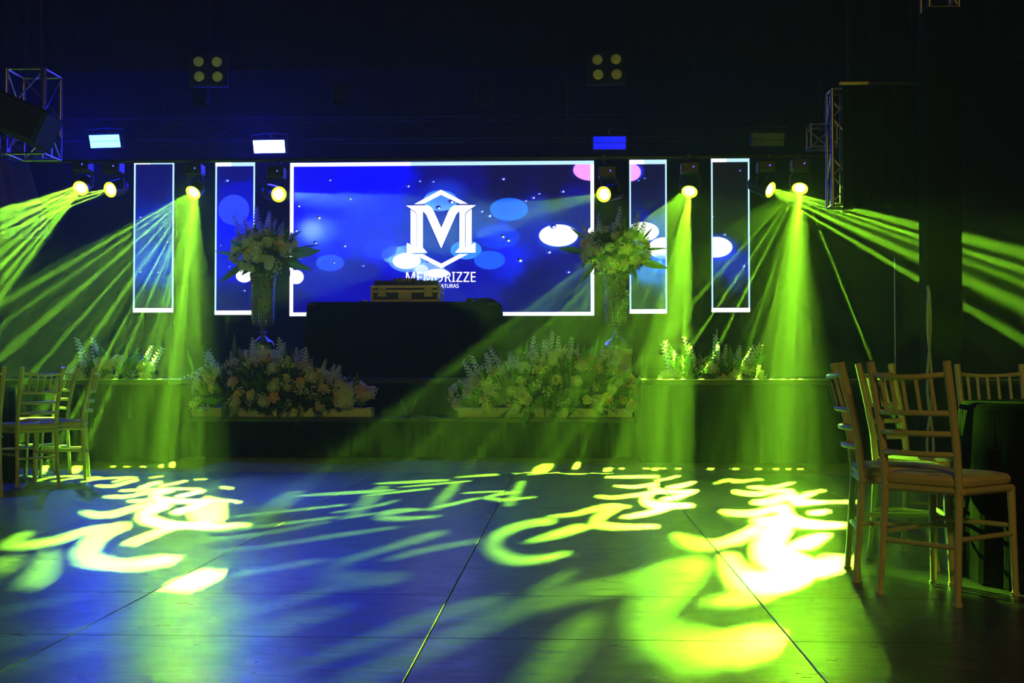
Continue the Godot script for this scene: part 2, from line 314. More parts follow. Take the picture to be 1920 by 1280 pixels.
		[1,-817,5001,-845,4931,-874,4857,-904,4780,-932,4701,-960,4618,-990,4531,-951,4425,-892,4367,-862,4461,-834,4551,-808,4642,-787,4737,-769,4831,-752,4919,-781,4975],
		[0,334,703,175,679,15,654,-150,617,-324,558,-506,487,-690,414,-643,97,-526,-223,-325,-147,-126,-72,57,12,215,111,357,216,495,319,431,524],
		[0,-1013,-384,-972,-147,-933,76,-892,263,-845,405,-793,523,-743,638,-779,841,-838,980,-887,876,-937,768,-985,636,-1028,464,-1067,262,-1109,49,-1074,-222],
		[0,-307,1849,-438,1917,-567,1982,-683,1988,-778,1892,-864,1732,-954,1563,-914,1318,-831,1129,-736,1314,-646,1489,-554,1607,-452,1646,-340,1639,-225,1632,-250,1737],
		[0,-1542,704,-1482,860,-1426,1007,-1370,1147,-1313,1287,-1255,1427,-1198,1562,-1226,1787,-1289,1940,-1356,1875,-1425,1808,-1486,1698,-1530,1513,-1564,1276,-1600,1023,-1583,815],
		[0,-829,1038,-837,1251,-853,1513,-994,2042,-1114,2258,-1224,2367,-1343,2410,-1476,2370,-1629,2273,-1786,2174,-1786,2015,-1743,1867,-1568,1921,-1396,1974,-1248,1972,-1120,1884,-1011,1743,-963,1664,-1008,1833,-988,1651,-959,1394,-885,1087],
		[1,-461,2941,-558,2984,-654,3027,-741,3033,-814,2977,-880,2882,-948,2784,-912,2611,-839,2479,-768,2587,-701,2690,-630,2754,-549,2762,-457,2737,-363,2711,-390,2820],
		[0,-906,2824,-960,2768,-1015,2711,-1071,2649,-1126,2580,-1181,2506,-1238,2430,-1211,2232,-1142,2078,-1082,2162,-1023,2243,-968,2326,-915,2413,-866,2501,-819,2586,-850,2726],
		[0,-1037,2323,-1041,2491,-1051,2694,-1151,3078,-1268,3319,-1373,3462,-1482,3534,-1602,3523,-1738,3462,-1875,3400,-1880,3260,-1832,3122,-1672,3118,-1511,3113,-1377,3079,-1276,3000,-1200,2901,-1179,2878,-1199,2959,-1184,2817,-1164,2621,-1094,2357],
		[0,-1452,3035,-1506,2996,-1562,2957,-1616,2874,-1665,2717,-1712,2508,-1764,2281,-1750,2099,-1708,2006,-1642,2190,-1581,2362,-1526,2500,-1476,2601,-1428,2683,-1381,2764,-1399,2924],
		[0,-1266,4086,-1313,4056,-1361,4025,-1406,3987,-1446,3939,-1484,3883,-1523,3814,-1564,3729,-1605,3628,-1649,3523,-1635,3393,-1592,3318,-1543,3418,-1496,3514,-1453,3598,-1412,3667,-1373,3727,-1334,3786,-1295,3846,-1255,3904,-1216,3961,-1231,4035],
		[1,-1070,3410,-988,3363,-903,3315,-823,3310,-759,3371,-710,3470,-669,3577,-643,3695,-625,3816,-595,3914,-542,3977,-476,4025,-411,4071,-432,4122,-469,4163,-544,4139,-621,4115,-686,4075,-733,4007,-768,3922,-804,3834,-843,3739,-883,3640,-930,3569,-989,3551,-1055,3564,-1123,3578,-1116,3503],
		[1,-963,3378,-930,3495,-899,3609,-887,3742,-897,3907,-926,4091,-1037,4365,-1144,4472,-1225,4497,-1299,4505,-1366,4500,-1432,4482,-1497,4461,-1561,4440,-1625,4416,-1689,4392,-1688,4338,-1661,4287,-1590,4295,-1518,4303,-1446,4308,-1372,4313,-1298,4315,-1223,4302,-1139,4272,-1057,4229,-1039,4222,-1072,4279,-1061,4169,-1053,4034,-1048,3897,-1050,3742,-1053,3572,-1014,3437],
		[1,-1004,4375,-958,4482,-914,4582,-873,4672,-835,4751,-797,4822,-762,4891,-787,4945,-826,4978,-872,4928,-919,4876,-963,4810,-1001,4720,-1035,4611,-1071,4494,-1045,4417],
		[1,-37,-5385,-187,-4467,-337,-3637,-488,-2884,-637,-2197,-730,-2224,-624,-2925,-497,-3687,-342,-4517,-156,-5426],
		[1,502,-5208,312,-4312,130,-3500,-46,-2762,-214,-2086,-275,-2105,-135,-2790,25,-3535,211,-4347,425,-5236],
		[1,1153,-4994,932,-4118,717,-3325,505,-2606,298,-1949,199,-1983,360,-2657,547,-3387,768,-4178,1027,-5041],
		[1,1963,-4693,1683,-3845,1420,-3075,1170,-2374,933,-1732,875,-1755,1084,-2408,1319,-3115,1586,-3884,1888,-4723],
		[1,3499,-4164,3135,-3366,2792,-2640,2465,-1980,2154,-1375,2080,-1411,2355,-2032,2663,-2701,3011,-3423,3403,-4208],
		[2,1746,1517,1359,2171,1003,2753,673,3271,368,3737,315,3700,593,3216,905,2687,1261,2107,1667,1467],
		[2,2674,2030,2199,2649,1764,3195,1362,3678,992,4109,935,4057,1274,3600,1655,3102,2089,2559,2585,1960],
		[2,3444,2621,2886,3203,2379,3711,1912,4155,1485,4548,1423,4479,1816,4052,2259,3588,2764,3083,3343,2529],
		[2,4060,3302,3422,3840,2846,4304,2323,4705,1847,5056,1789,4977,2231,4588,2731,4164,3302,3702,3960,3195]]},
	{"at": Vector3(2.158, 2.853, -13.200), "axis": Vector3(0.7027, -0.4010, 0.5878), "throw": 0.1945, "cuts": [[2,3449,364,3330,-192,3214,-731,3102,-1251,2235,-1503,1695,-302,1778,200,1863,718,1952,1253,2837,1682],
		[1,-4697,1429,-2197,1408,78,1450,2158,1553,4072,1696,4024,2109,2073,2165,-40,2174,-2329,2111,-4815,1976],
		[0,-4616,527,-2180,628,51,743,2102,871,3995,1007,3971,1153,2063,1087,0,998,-2235,875,-4663,719],
		[1,-4523,-288,-2129,-142,66,19,2086,196,3953,380,3917,559,2029,460,-6,331,-2204,160,-4585,-55],
		[1,-4325,-1821,-1995,-1634,139,-1402,2098,-1120,3906,-811,3796,-397,1931,-509,-63,-681,-2196,-939,-4485,-1283],
		[1,-3354,-3449,-1009,-3095,1135,-2738,3100,-2374,4909,-2015,4835,-1804,2991,-2063,1006,-2369,-1133,-2737,-3450,-3172]]},
	{"at": Vector3(2.481, 2.868, -13.200), "axis": Vector3(-0.2181, -0.7636, 0.6078), "throw": 0.0818, "cuts": [[1,1553,4598,1542,4568,1530,4537,1518,4503,1505,4466,1491,4426,1475,4379,1457,4323,1435,4260,1413,4194,1445,4167,1482,4148,1520,4207,1557,4262,1586,4314,1605,4361,1618,4404,1623,4447,1621,4490,1612,4532,1603,4573,1578,4588],
		[1,867,4753,871,4715,876,4675,880,4636,886,4599,891,4562,896,4526,901,4489,905,4452,912,4413,925,4369,941,4321,958,4271,1027,4210,1093,4175,1094,4214,1096,4252,1092,4292,1080,4337,1064,4384,1047,4431,1028,4478,1008,4525,989,4572,971,4620,954,4668,938,4714,901,4740],
		[1,683,4717,683,4677,683,4635,675,4587,652,4529,618,4462,582,4390,623,4347,674,4317,715,4389,754,4456,777,4519,776,4575,762,4628,749,4677,715,4704],
		[2,444,4836,484,4842,524,4849,567,4855,621,4862,679,4868,729,4870,761,4869,762,4873,703,4906,717,4895,756,4859,793,4817,822,4776,846,4731,872,4683,936,4636,992,4614,986,4653,979,4691,961,4731,923,4778,873,4827,798,4883,659,4957,581,4985,524,4996,468,4998,411,4992,367,4982,343,4964,331,4941,319,4918,369,4871],
		[1,2044,4607,2014,4556,1982,4502,1965,4439,1977,4360,2007,4269,2040,4170,2100,4131,2156,4107,2117,4212,2082,4308,2066,4389,2080,4455,2110,4512,2139,4566,2093,4590],
		[1,1661,4769,1633,4736,1604,4702,1578,4664,1559,4620,1543,4571,1526,4520,1571,4490,1621,4470,1635,4524,1649,4575,1667,4622,1692,4661,1720,4697,1747,4731,1706,4753],
		[1,1126,5019,1099,4991,1071,4962,1045,4929,1023,4886,1003,4837,981,4785,1022,4757,1070,4738,1095,4790,1120,4839,1143,4882,1165,4920,1186,4952,1206,4984,1168,5005],
		[2,515,5296,498,5265,481,5232,467,5195,460,5150,456,5099,452,5043,509,5002,571,4980,571,5041,571,5096,574,5146,581,5188,589,5226,598,5262,557,5284],
		[2,193,5428,190,5404,187,5378,185,5351,188,5322,192,5293,194,5265,192,5241,187,5218,181,5193,221,5162,275,5142,308,5154,340,5165,362,5184,368,5212,364,5245,358,5277,351,5309,343,5342,336,5373,261,5413],
		[2,1269,5353,1267,5332,1265,5310,1263,5288,1261,5263,1260,5236,1259,5208,1321,5181,1386,5165,1384,5195,1383,5223,1382,5250,1382,5275,1382,5297,1382,5320,1324,5341],
		[2,844,5484,838,5461,833,5437,818,5412,787,5384,746,5355,703,5323,742,5303,792,5290,830,5324,867,5357,896,5387,913,5413,924,5436,935,5458,890,5475],
		[2,563,5571,571,5550,579,5528,581,5503,570,5473,551,5438,530,5400,580,5375,638,5361,659,5400,679,5437,688,5471,680,5499,663,5524,647,5548,602,5564],
		[2,-104,5449,-118,5436,-133,5422,-147,5406,-161,5386,-174,5364,-185,5338,-190,5308,-192,5274,-196,5240,-205,5206,-218,5172,-233,5138,-250,5106,-269,5075,-289,5042,-252,4994,-195,4966,-164,4993,-133,5020,-108,5051,-89,5086,-74,5124,-66,5163,-65,5203,-70,5243,-72,5278,-68,5309,-62,5337,-60,5363,-63,5389,-69,5413,-75,5436,-89,5446],
		[2,-391,5529,-394,5500,-397,5470,-401,5439,-404,5409,-407,5379,-411,5347,-416,5312,-422,5275,-428,5238,-436,5202,-444,5166,-448,5128,-446,5086,-438,5042,-430,4995,-387,4940,-340,4923,-330,4957,-320,4990,-310,5025,-302,5063,-295,5103,-288,5144,-282,5185,-276,5227,-270,5265,-263,5298,-255,5329,-250,5362,-250,5398,-253,5435,-255,5468,-325,5517],
		[2,-277,4666,-270,4698,-263,4729,-261,4766,-266,4811,-274,4859,-281,4903,-352,4981,-405,4994,-392,4948,-379,4900,-365,4851,-350,4802,-333,4753,-315,4700,-295,4672],
		[2,-785,4379,-743,4416,-701,4453,-658,4503,-619,4571,-583,4644,-547,4703,-502,4742,-453,4775,-412,4817,-391,4872,-380,4930,-371,4982,-421,5049,-481,5074,-502,5037,-525,4998,-553,4964,-593,4939,-642,4917,-691,4887,-735,4843,-776,4793,-816,4748,-853,4715,-889,4688,-926,4660,-900,4500],
		[2,-747,4484,-738,4566,-729,4644,-726,4719,-727,4795,-733,4877,-759,4973,-812,5076,-878,5162,-948,5224,-1007,5254,-1054,5266,-1097,5271,-1144,5275,-1195,5274,-1245,5265,-1288,5240,-1326,5206,-1363,5172,-1369,5099,-1318,5058,-1270,5082,-1225,5104,-1184,5114,-1137,5112,-1084,5102,-1031,5088,-985,5072,-951,5056,-939,5049,-946,5056,-950,5063,-949,5067,-946,5048,-945,5001,-945,4943,-943,4880,-943,4810,-944,4731,-858,4516],
		[2,-658,5066,-650,5090,-643,5115,-643,5149,-655,5192,-671,5238,-689,5284,-708,5328,-728,5371,-746,5410,-824,5473,-868,5459,-857,5425,-845,5388,-832,5351,-820,5314,-808,5275,-794,5238,-778,5202,-761,5166,-742,5125,-696,5066],
		[2,-1076,4933,-1100,4927,-1124,4921,-1153,4908,-1190,4886,-1234,4856,-1279,4826,-1281,4774,-1251,4741,-1204,4774,-1158,4805,-1120,4831,-1093,4849,-1071,4863,-1050,4876,-1052,4910],
		[1,195,1553,184,1427,174,1298,148,1210,97,1199,28,1229,-47,1224,-123,1144,-207,1025,-294,900,-275,773,-234,663,-130,747,-29,828,61,877,147,852,230,795,290,816,302,975,285,1188,269,1381,231,1499],
		[1,15,1369,-36,1337,-88,1304,-136,1242,-176,1132,-213,987,-251,835,-221,663,-172,548,-134,716,-98,874,-58,992,-10,1058,43,1093,95,1128,66,1259],
		[0,-377,1828,-426,1840,-474,1853,-529,1885,-602,1963,-686,2060,-764,2117,-828,2100,-886,2044,-944,1987,-939,1826,-895,1681,-826,1709,-759,1736,-692,1732,-614,1668,-525,1566,-442,1491,-383,1489,-342,1526,-303,1562,-324,1703],
		[0,-611,1751,-655,1715,-701,1677,-743,1610,-776,1492,-806,1339,-836,1177,-823,1023,-790,934,-750,1061,-711,1181,-674,1292,-639,1394,-605,1492,-571,1587,-583,1683],
		[0,-309,2265,-360,2307,-410,2348,-463,2377,-521,2393,-581,2396,-634,2376,-672,2319,-702,2236,-733,2151,-718,2023,-680,1932,-638,1985,-599,2036,-554,2067,-497,2071,-432,2059,-370,2038,-317,2011,-267,1975,-214,1938,-231,2083],
		[0,-1060,2471,-1096,2436,-1133,2400,-1167,2350,-1195,2277,-1220,2189,-1246,2098,-1245,1997,-1225,1937,-1192,1983,-1159,2028,-1127,2077,-1093,2135,-1058,2199,-1024,2261,-1029,2388],
		[1,-1143,2151,-1197,2068,-1252,1983,-1297,1915,-1319,1883,-1328,1872,-1338,1861,-1343,1719,-1318,1609,-1308,1622,-1298,1635,-1274,1672,-1227,1747,-1169,1842,-1113,1933,-1115,2066],
		[0,-715,2885,-761,2890,-808,2894,-853,2872,-892,2809,-928,2721,-959,2629,-985,2537,-1007,2438,-1029,2336,-1008,2042,-937,1882,-905,1967,-875,2049,-844,2142,-812,2260,-782,2382,-752,2475,-718,2532,-680,2572,-642,2612,-659,2762],
		[0,-938,2301,-989,2487,-1044,2683,-1110,2831,-1167,2854,-1217,2812,-1263,2767,-1307,2739,-1351,2709,-1394,2680,-1404,2570,-1381,2469,-1333,2479,-1286,2490,-1236,2479,-1178,2440,-1119,2379,-1075,2310,-1047,2246,-1006,2120,-949,1946,-888,1941],
		[0,-547,3321,-585,3354,-626,3387,-673,3405,-734,3407,-803,3394,-866,3359,-916,3291,-960,3197,-1006,3100,-991,2917,-933,2806,-885,2920,-841,3025,-793,3102,-731,3146,-662,3170,-603,3181,-563,3179,-530,3165,-494,3149,-498,3222],
		[0,-972,2965,-1000,3121,-1037,3319,-1103,3522,-1166,3615,-1224,3656,-1278,3679,-1328,3689,-1379,3685,-1430,3675,-1482,3658,-1535,3636,-1589,3613,-1606,3532,-1588,3453,-1531,3454,-1473,3455,-1417,3449,-1362,3437,-1308,3418,-1256,3382,-1200,3320,-1146,3240,-1115,3178,-1115,3175,-1100,3091,-1071,2933,-977,2699],
		[0,-1306,3215,-1327,3226,-1350,3237,-1373,3229,-1397,3191,-1421,3135,-1444,3078,-1449,2999,-1431,2953,-1403,2977,-1375,3000,-1352,3019,-1332,3034,-1313,3048,-1293,3063,-1285,3141],
		[0,-914,3615,-946,3644,-980,3675,-1015,3688,-1047,3674,-1075,3644,-1102,3614,-1097,3436,-1030,3302,-999,3335,-971,3366,-946,3386,-923,3390,-896,3385,-866,3377,-860,3482],
		[0,-809,4220,-840,4213,-872,4204,-901,4184,-926,4147,-948,4098,-966,4039,-980,3968,-991,3887,-1002,3801,-977,3668,-932,3630,-914,3708,-898,3780,-881,3845,-864,3907,-846,3965,-829,4015,-810,4055,-788,4090,-767,4125,-777,4182],
		[1,-495,4099,-549,4156,-602,4213,-653,4258,-701,4287,-746,4305,-785,4310,-816,4297,-840,4271,-863,4246,-852,4156,-797,4080,-761,4082,-727,4083,-694,4078,-655,4064,-612,4044,-570,4023,-532,4004,-491,3980,-445,3953,-434,3996],
		[0,-1073,3470,-1052,3585,-1033,3702,-1024,3834,-1028,3972,-1051,4144,-1114,4348,-1179,4461,-1232,4521,-1277,4558,-1319,4578,-1360,4585,-1396,4585,-1427,4580,-1455,4569,-1480,4554,-1506,4536,-1532,4514,-1557,4493,-1571,4438,-1552,4392,-1523,4388,-1495,4383,-1466,4376,-1438,4368,-1412,4358,-1384,4338,-1350,4301,-1310,4253,-1272,4201,-1231,4150,-1195,4104,-1192,4108,-1208,4175,-1205,4164,-1199,4103,-1196,4021,-1198,3909,-1202,3775,-1154,3485],
		[0,-1309,4169,-1326,4172,-1344,4174,-1363,4163,-1382,4134,-1401,4093,-1420,4045,-1438,3989,-1457,3925,-1478,3857,-1479,3809,-1466,3792,-1438,3823,-1410,3854,-1385,3885,-1361,3919,-1340,3952,-1324,3983,-1312,4012,-1301,4042,-1290,4072,-1287,4133],
		[0,-937,4390,-969,4467,-1002,4545,-1041,4618,-1081,4683,-1125,4740,-1173,4777,-1219,4787,-1263,4779,-1304,4760,-1341,4727,-1374,4683,-1408,4637,-1415,4558,-1379,4512,-1336,4533,-1294,4553,-1255,4565,-1213,4571,-1171,4571,-1139,4565,-1116,4554,-1090,4533,-1062,4502,-1035,4463,-1003,4406,-964,4336,-922,4305],
		[1,-1504,4386,-1543,4398,-1580,4409,-1617,4421,-1646,4342,-1624,4251,-1583,4258,-1543,4265,-1502,4271,-1485,4329],
		[1,-1420,2654,-1518,2632,-1617,2611,-1716,2589,-1736,2478,-1722,2370,-1617,2409,-1513,2447,-1411,2485,-1402,2575],
		[1,-261,-3923,-337,-3213,-417,-2571,-500,-1987,-585,-1453,-654,-1474,-602,-2020,-537,-2612,-453,-3255,-350,-3957],
		[1,53,-3802,-48,-3108,-146,-2478,-243,-1903,-338,-1376,-384,-1391,-310,-1926,-225,-2506,-123,-3137,-5,-3825],
		[1,400,-3669,282,-2989,166,-2370,49,-1807,-64,-1291,-124,-1312,-38,-1839,63,-2409,183,-3027,324,-3701],
		[1,872,-3480,728,-2815,587,-2213,446,-1664,307,-1162,234,-1191,338,-1707,461,-2264,607,-2866,778,-3520],
		[1,1434,-3238,1254,-2594,1081,-2009,913,-1475,751,-986,693,-1012,828,-1513,982,-2053,1158,-2637,1361,-3271],
		[1,2036,-2963,1819,-2337,1613,-1768,1414,-1250,1224,-776,1168,-803,1331,-1291,1515,-1816,1725,-2383,1964,-2998],
		[0,3270,-2393,2978,-1803,2703,-1267,2441,-780,2193,-334,2138,-367,2359,-827,2607,-1322,2885,-1854,3198,-2431],
		[0,4171,-1834,3810,-1254,3472,-731,3154,-258,2855,172,2798,134,3070,-312,3372,-793,3713,-1313,4095,-1878],
		[1,5333,-1110,4889,-538,4469,-31,4068,417,3688,814,3572,723,3893,287,4259,-179,4682,-676,5169,-1213],
		[0,-3523,-3967,-3348,-2953,-3203,-2081,-3083,-1323,-2982,-657,-3018,-658,-3138,-1326,-3270,-2088,-3414,-2963,-3576,-3979]]},
]
# ---------------------------------------------------------------- scene
func _ready() -> void:
	rng.seed = 7
	var cam := Camera3D.new()
	cam.name = "camera"
	cam.fov = rad_to_deg(2.0 * atan(640.0 / 2300.0))
	cam.position = Vector3(0, 0.89, 0)
	cam.rotation = Vector3(atan(59.0 / 2300.0), atan(105.0 / 2300.0), 0)
	cam.near = 0.05
	cam.far = 80.0
	add_child(cam)
	var env := Environment.new()
	env.background_mode = Environment.BG_COLOR
	env.background_color = Color.BLACK
	env.tonemap_mode = Environment.TONE_MAPPER_LINEAR
	env.tonemap_exposure = 1.0
	env.sdfgi_enabled = true
	env.ssao_enabled = true
	env.ssil_enabled = true
	env.volumetric_fog_enabled = true
	env.volumetric_fog_density = 0.0055
	env.volumetric_fog_albedo = Color.WHITE
	env.volumetric_fog_anisotropy = 0.2
	var we := WorldEnvironment.new()
	we.name = "world_environment"
	we.environment = env
	add_child(we)
	materials()
	room()
	stage()
	trusses()
	for i in GOBOS.size(): moving_head(i)
	wash_lights()
	screens()
	blinders()
	right_tower()
	left_speaker()
	dj_desk()
	tables_and_chairs()
	flowers()
	small_things()
	unseen_ceiling_lamps()

func materials() -> void:
	M.tone1 = tone(0.5)
	M.tone2 = tone(0.75)
	M.lens = glowing(Color(0.85, 1, 0.45), 10.0)
	M.ring = glowing(Color(0.85, 1, 0.15), 5.0)
	M.led = glowing(Color(0.25, 0.25, 1.0), 6.0)
	M.blinder = plain(lin(0.9, 0.84, 0.55), 0.6)
	M.led_white = glowing(Color(0.97, 0.99, 1.0), 1.7)
	M.led_ice = glowing(Color(0.72, 0.9, 1.0), 1.3)
	M.latch = plain(lin(0.4, 0.34, 0.18), 0.4, 0.8)
	M.bowl = plain(lin(0.03, 0.033, 0.045), 0.25, 0.2)
	M.black = plain(lin(0.012, 0.012, 0.013), 0.85, 0.0, 0.3)
	M.black_wall = plain(lin(0.016, 0.016, 0.018), 0.95, 0.0, 0.2)
	M.black_paint = plain(lin(0.014, 0.014, 0.015), 0.4)
	M.black_cloth = plain(lin(0.008, 0.008, 0.009), 0.95, 0.0, 0.1)
	M.alu = plain(lin(0.55, 0.55, 0.55), 0.35, 1.0)
	M.warm_lit_alu = plain(lin(0.92, 0.68, 0.26), 0.42, 0.25)  # aluminium, the gold of warm light put into its colour
	M.concrete = plain(lin(0.30, 0.24, 0.15), 0.8)
	M.concrete.albedo_texture = noise_tex(0.06, 4, 128, Color(0.75, 0.75, 0.75), Color(1, 1, 1), 5)
	M.concrete.uv1_triplanar = true
	M.concrete.uv1_world_triplanar = true
	var grain := noise_tex(0.16, 4, 512, Color(0.62, 0.62, 0.62), Color(1, 1, 1), 11, 14.0)
	var rough := noise_tex(0.1, 4, 512, Color(0.72, 0.72, 0.72), Color(1, 1, 1), 23, 8.0)
	M.floor = []
	for k in 3:
		var s: float = [0.10, 0.108, 0.094][k]
		var m := plain(lin(s, s, s * 1.02), 0.38, 0.0, 0.5)
		m.albedo_texture = grain
		m.roughness_texture = rough
		m.uv1_triplanar = true
		m.uv1_world_triplanar = true
		m.uv1_scale = Vector3(0.8, 0.8, 0.8)
		m.uv1_offset = Vector3(0.31 * k, 0.17 * k, 0.53 * k)
		M.floor.append(m)
	M.chair = plain(lin(0.56, 0.52, 0.34), 0.32, 0.0, 0.5)
	M.cushion = plain(lin(0.58, 0.50, 0.32), 0.9)
	M.cream = plain(lin(0.86, 0.80, 0.62), 0.7)
	M.crystal = plain(lin(0.85, 0.85, 0.88), 0.08, 0.85)
	M.silver = plain(lin(0.6, 0.6, 0.63), 0.25, 1.0)
	M.leaf = plain(lin(0.05, 0.13, 0.04), 0.45)
	M.leaf.backlight_enabled = true
	M.leaf.backlight = lin(0.1, 0.3, 0.05)
	M.matte_leaf = plain(lin(0.05, 0.12, 0.045), 0.6)
	M.soil = plain(lin(0.07, 0.05, 0.035), 0.9)
	M.petal_white = plain(lin(0.86, 0.84, 0.78), 0.7)
	M.petal_cream = plain(lin(0.82, 0.70, 0.45), 0.7)
	M.petal_peach = plain(lin(0.85, 0.48, 0.26), 0.7)
	M.petal_lilac = plain(lin(0.66, 0.58, 0.80), 0.7)
	M.brown = plain(lin(0.16, 0.10, 0.045), 0.8)
	M.cable = plain(lin(0.6, 0.62, 0.5), 0.6)

func tone(a: float) -> StandardMaterial3D:
	var m := plain(Color(0, 0, 0, a), 0.05)
	m.transparency = BaseMaterial3D.TRANSPARENCY_ALPHA
	return m

func box_mesh(at: Vector3, size: Vector3, bevel := 0.0) -> ArrayMesh:
	var b := MB.new()
	b.box(at, size, Transform3D(), bevel)
	return b.mesh()

# ---------------------------------------------------------------- room
const X0 := -9.0
const X1 := 6.6
const Z0 := -17.2
const Z1 := 8.0
const TOP := 5.8
func room() -> void:
	var cx := (X0 + X1) / 2
	var cz := (Z0 + Z1) / 2
	var f := struct("floor", box_mesh(Vector3(cx, -0.107, cz), Vector3(X1 - X0 + 0.4, 0.19, Z1 - Z0 + 0.4)), M.concrete)
	var rows := [-10.94, -8.14, -4.93, -4.13, -0.92, 2.3, 5.5, 7.96]
	var sizes := {}
	for r in rows.size() - 1:
		for k in range(-7, 6):
			var xa := maxf(-0.474 + 1.217 * k, X0 + 0.01)
			var xb := minf(-0.474 + 1.217 * (k + 1), X1 - 0.01)
			if xb - xa < 0.1: continue
			var gap := 0.005
			var size := Vector3(xb - xa - gap, 0.012, rows[r + 1] - rows[r] - gap)
			var key := str(size.snappedf(0.001))
			if not sizes.has(key): sizes[key] = box_mesh(Vector3.ZERO, size, 0.0012)
			part("floor_panel", sizes[key], M.floor[posmod(k * 5 + r * 3, 3)], f, Transform3D(Basis(), Vector3((xa + xb) / 2, -0.006, (rows[r] + rows[r + 1]) / 2)))
	struct("wall_back", box_mesh(Vector3(cx, TOP / 2, Z0 - 0.1), Vector3(X1 - X0 + 0.4, TOP, 0.2)), M.black_wall)
	struct("wall_front", box_mesh(Vector3(cx, TOP / 2, Z1 + 0.1), Vector3(X1 - X0 + 0.4, TOP, 0.2)), M.black_wall)
	struct("wall_left", box_mesh(Vector3(X0 - 0.1, TOP / 2, cz), Vector3(0.2, TOP, Z1 - Z0)), M.black_wall)
	struct("wall_right", box_mesh(Vector3(X1 + 0.1, TOP / 2, cz), Vector3(0.2, TOP, Z1 - Z0)), M.black_wall)
	struct("ceiling", box_mesh(Vector3(cx, TOP + 0.1, cz), Vector3(X1 - X0 + 0.4, 0.2, Z1 - Z0 + 0.4)), M.black)

func skirt(b: MB, x0: float, x1: float, z: float, y0: float, y1: float, amp := 0.012, wave := 0.16) -> void: # a gathered cloth front, hanging from y1 to y0
	var n := int((x1 - x0) / wave * 8.0)
	for i in n:
		var xa := lerpf(x0, x1, float(i) / n)
		var xb := lerpf(x0, x1, float(i + 1) / n)
		var pa := sin(xa / wave * TAU + sin(xa * 2.1) * 1.4) * amp
		var pb := sin(xb / wave * TAU + sin(xb * 2.1) * 1.4) * amp
		var nn := Vector3(-(pb - pa), 0, xb - xa).normalized()
		b.quad(Vector3(xa, y0, z + pa), Vector3(xb, y0, z + pb), Vector3(xb, y1, z + pb * 0.4), Vector3(xa, y1, z + pa * 0.4), nn)

func stage() -> void:
	var t := thing("stage_platform", "black stage platform with cloth skirts along the far end of the hall", "stage")
	part("deck", box_mesh(Vector3(-1.2, 0.8, -15.3), Vector3(15.4, 0.06, 3.6), 0.006), M.black_paint, t)
	for s in [[-8.9, -4.03], [0.72, 6.5]]:
		var xa: float = s[0]
		var xb: float = s[1]
		part("side_deck", box_mesh(Vector3((xa + xb) / 2, 0.8, -12.85), Vector3(xb - xa, 0.06, 1.3), 0.006), M.black_paint, t)
		var b := MB.new()
		skirt(b, xa + 0.01, xb - 0.01, -12.24, 0.0, 0.775)
		part("skirt", b.mesh(), M.black_cloth, t)
		part("edge_trim", box_mesh(Vector3((xa + xb) / 2, 0.823, -12.192), Vector3(xb - xa, 0.014, 0.014), 0.004), M.alu, t)
		part("side_panel", box_mesh(Vector3(xb - 0.01 if xb < 0 else xa + 0.01, 0.385, -12.85), Vector3(0.02, 0.77, 1.2)), M.black_cloth, t)
	part("step", box_mesh(Vector3(-1.655, 0.395, -13.2), Vector3(4.72, 0.05, 0.62), 0.006), M.black_paint, t)
	var c := MB.new()
	skirt(c, -4.01, 0.7, -12.9, 0.0, 0.37)
	part("skirt", c.mesh(), M.black_cloth, t)
	c = MB.new()
	skirt(c, -4.01, 0.7, -13.52, 0.42, 0.775)
	part("skirt", c.mesh(), M.black_cloth, t)

# ---------------------------------------------------------------- trusses
func truss(called: String, label: String, a: Vector3, b: Vector3, w: float, m: Material, cell := 0.42, r := 0.024, group := "", wired := false) -> Node3D:
	var t := thing(called, label, "truss", a, 0.0, group)
	var d := (b - a)
	var l := d.length()
	d = d / l
	var side := d.cross(Vector3.UP if absf(d.y) < 0.9 else Vector3.FORWARD).normalized()
	var up := side.cross(d).normalized()
	var corners := []
	for q in [[-1, -1], [1, -1], [1, 1], [-1, 1]]:
		corners.append(side * w * 0.5 * q[0] + up * w * 0.5 * q[1])
	for c: Vector3 in corners:
		var mb := MB.new()
		mb.tube([c, c + d * l], r, 8)
		part("chord", mb.mesh(), m, t)
	var n := maxi(1, roundi(l / cell))
	for f in 4:
		var p: Vector3 = corners[f]
		var q: Vector3 = corners[(f + 1) % 4]
		for k in n:
			var mb := MB.new()
			var u := d * l * k / n
			var v := d * l * (k + 1) / n
			mb.tube([p + u, q + v] if k % 2 == 0 else [q + u, p + v], r * 0.5, 6)
			part("brace", mb.mesh(), m, t)
		for e: float in [0.0, l]:
			var mb := MB.new()
			mb.tube([p + d * e, q + d * e], r * 0.7, 6)
			part("end_bar", mb.mesh(), m, t)
	if wired:
		var wb := MB.new()
		wb.tube([d * l * 0.5 + Vector3(0, w * 0.5, w * 0.5), Vector3(d.x * l * 0.5, TOP - a.y, w * 0.5)], 0.005, 6)
		part("hanging_wire", wb.mesh(), M.black_paint, t)
	return t

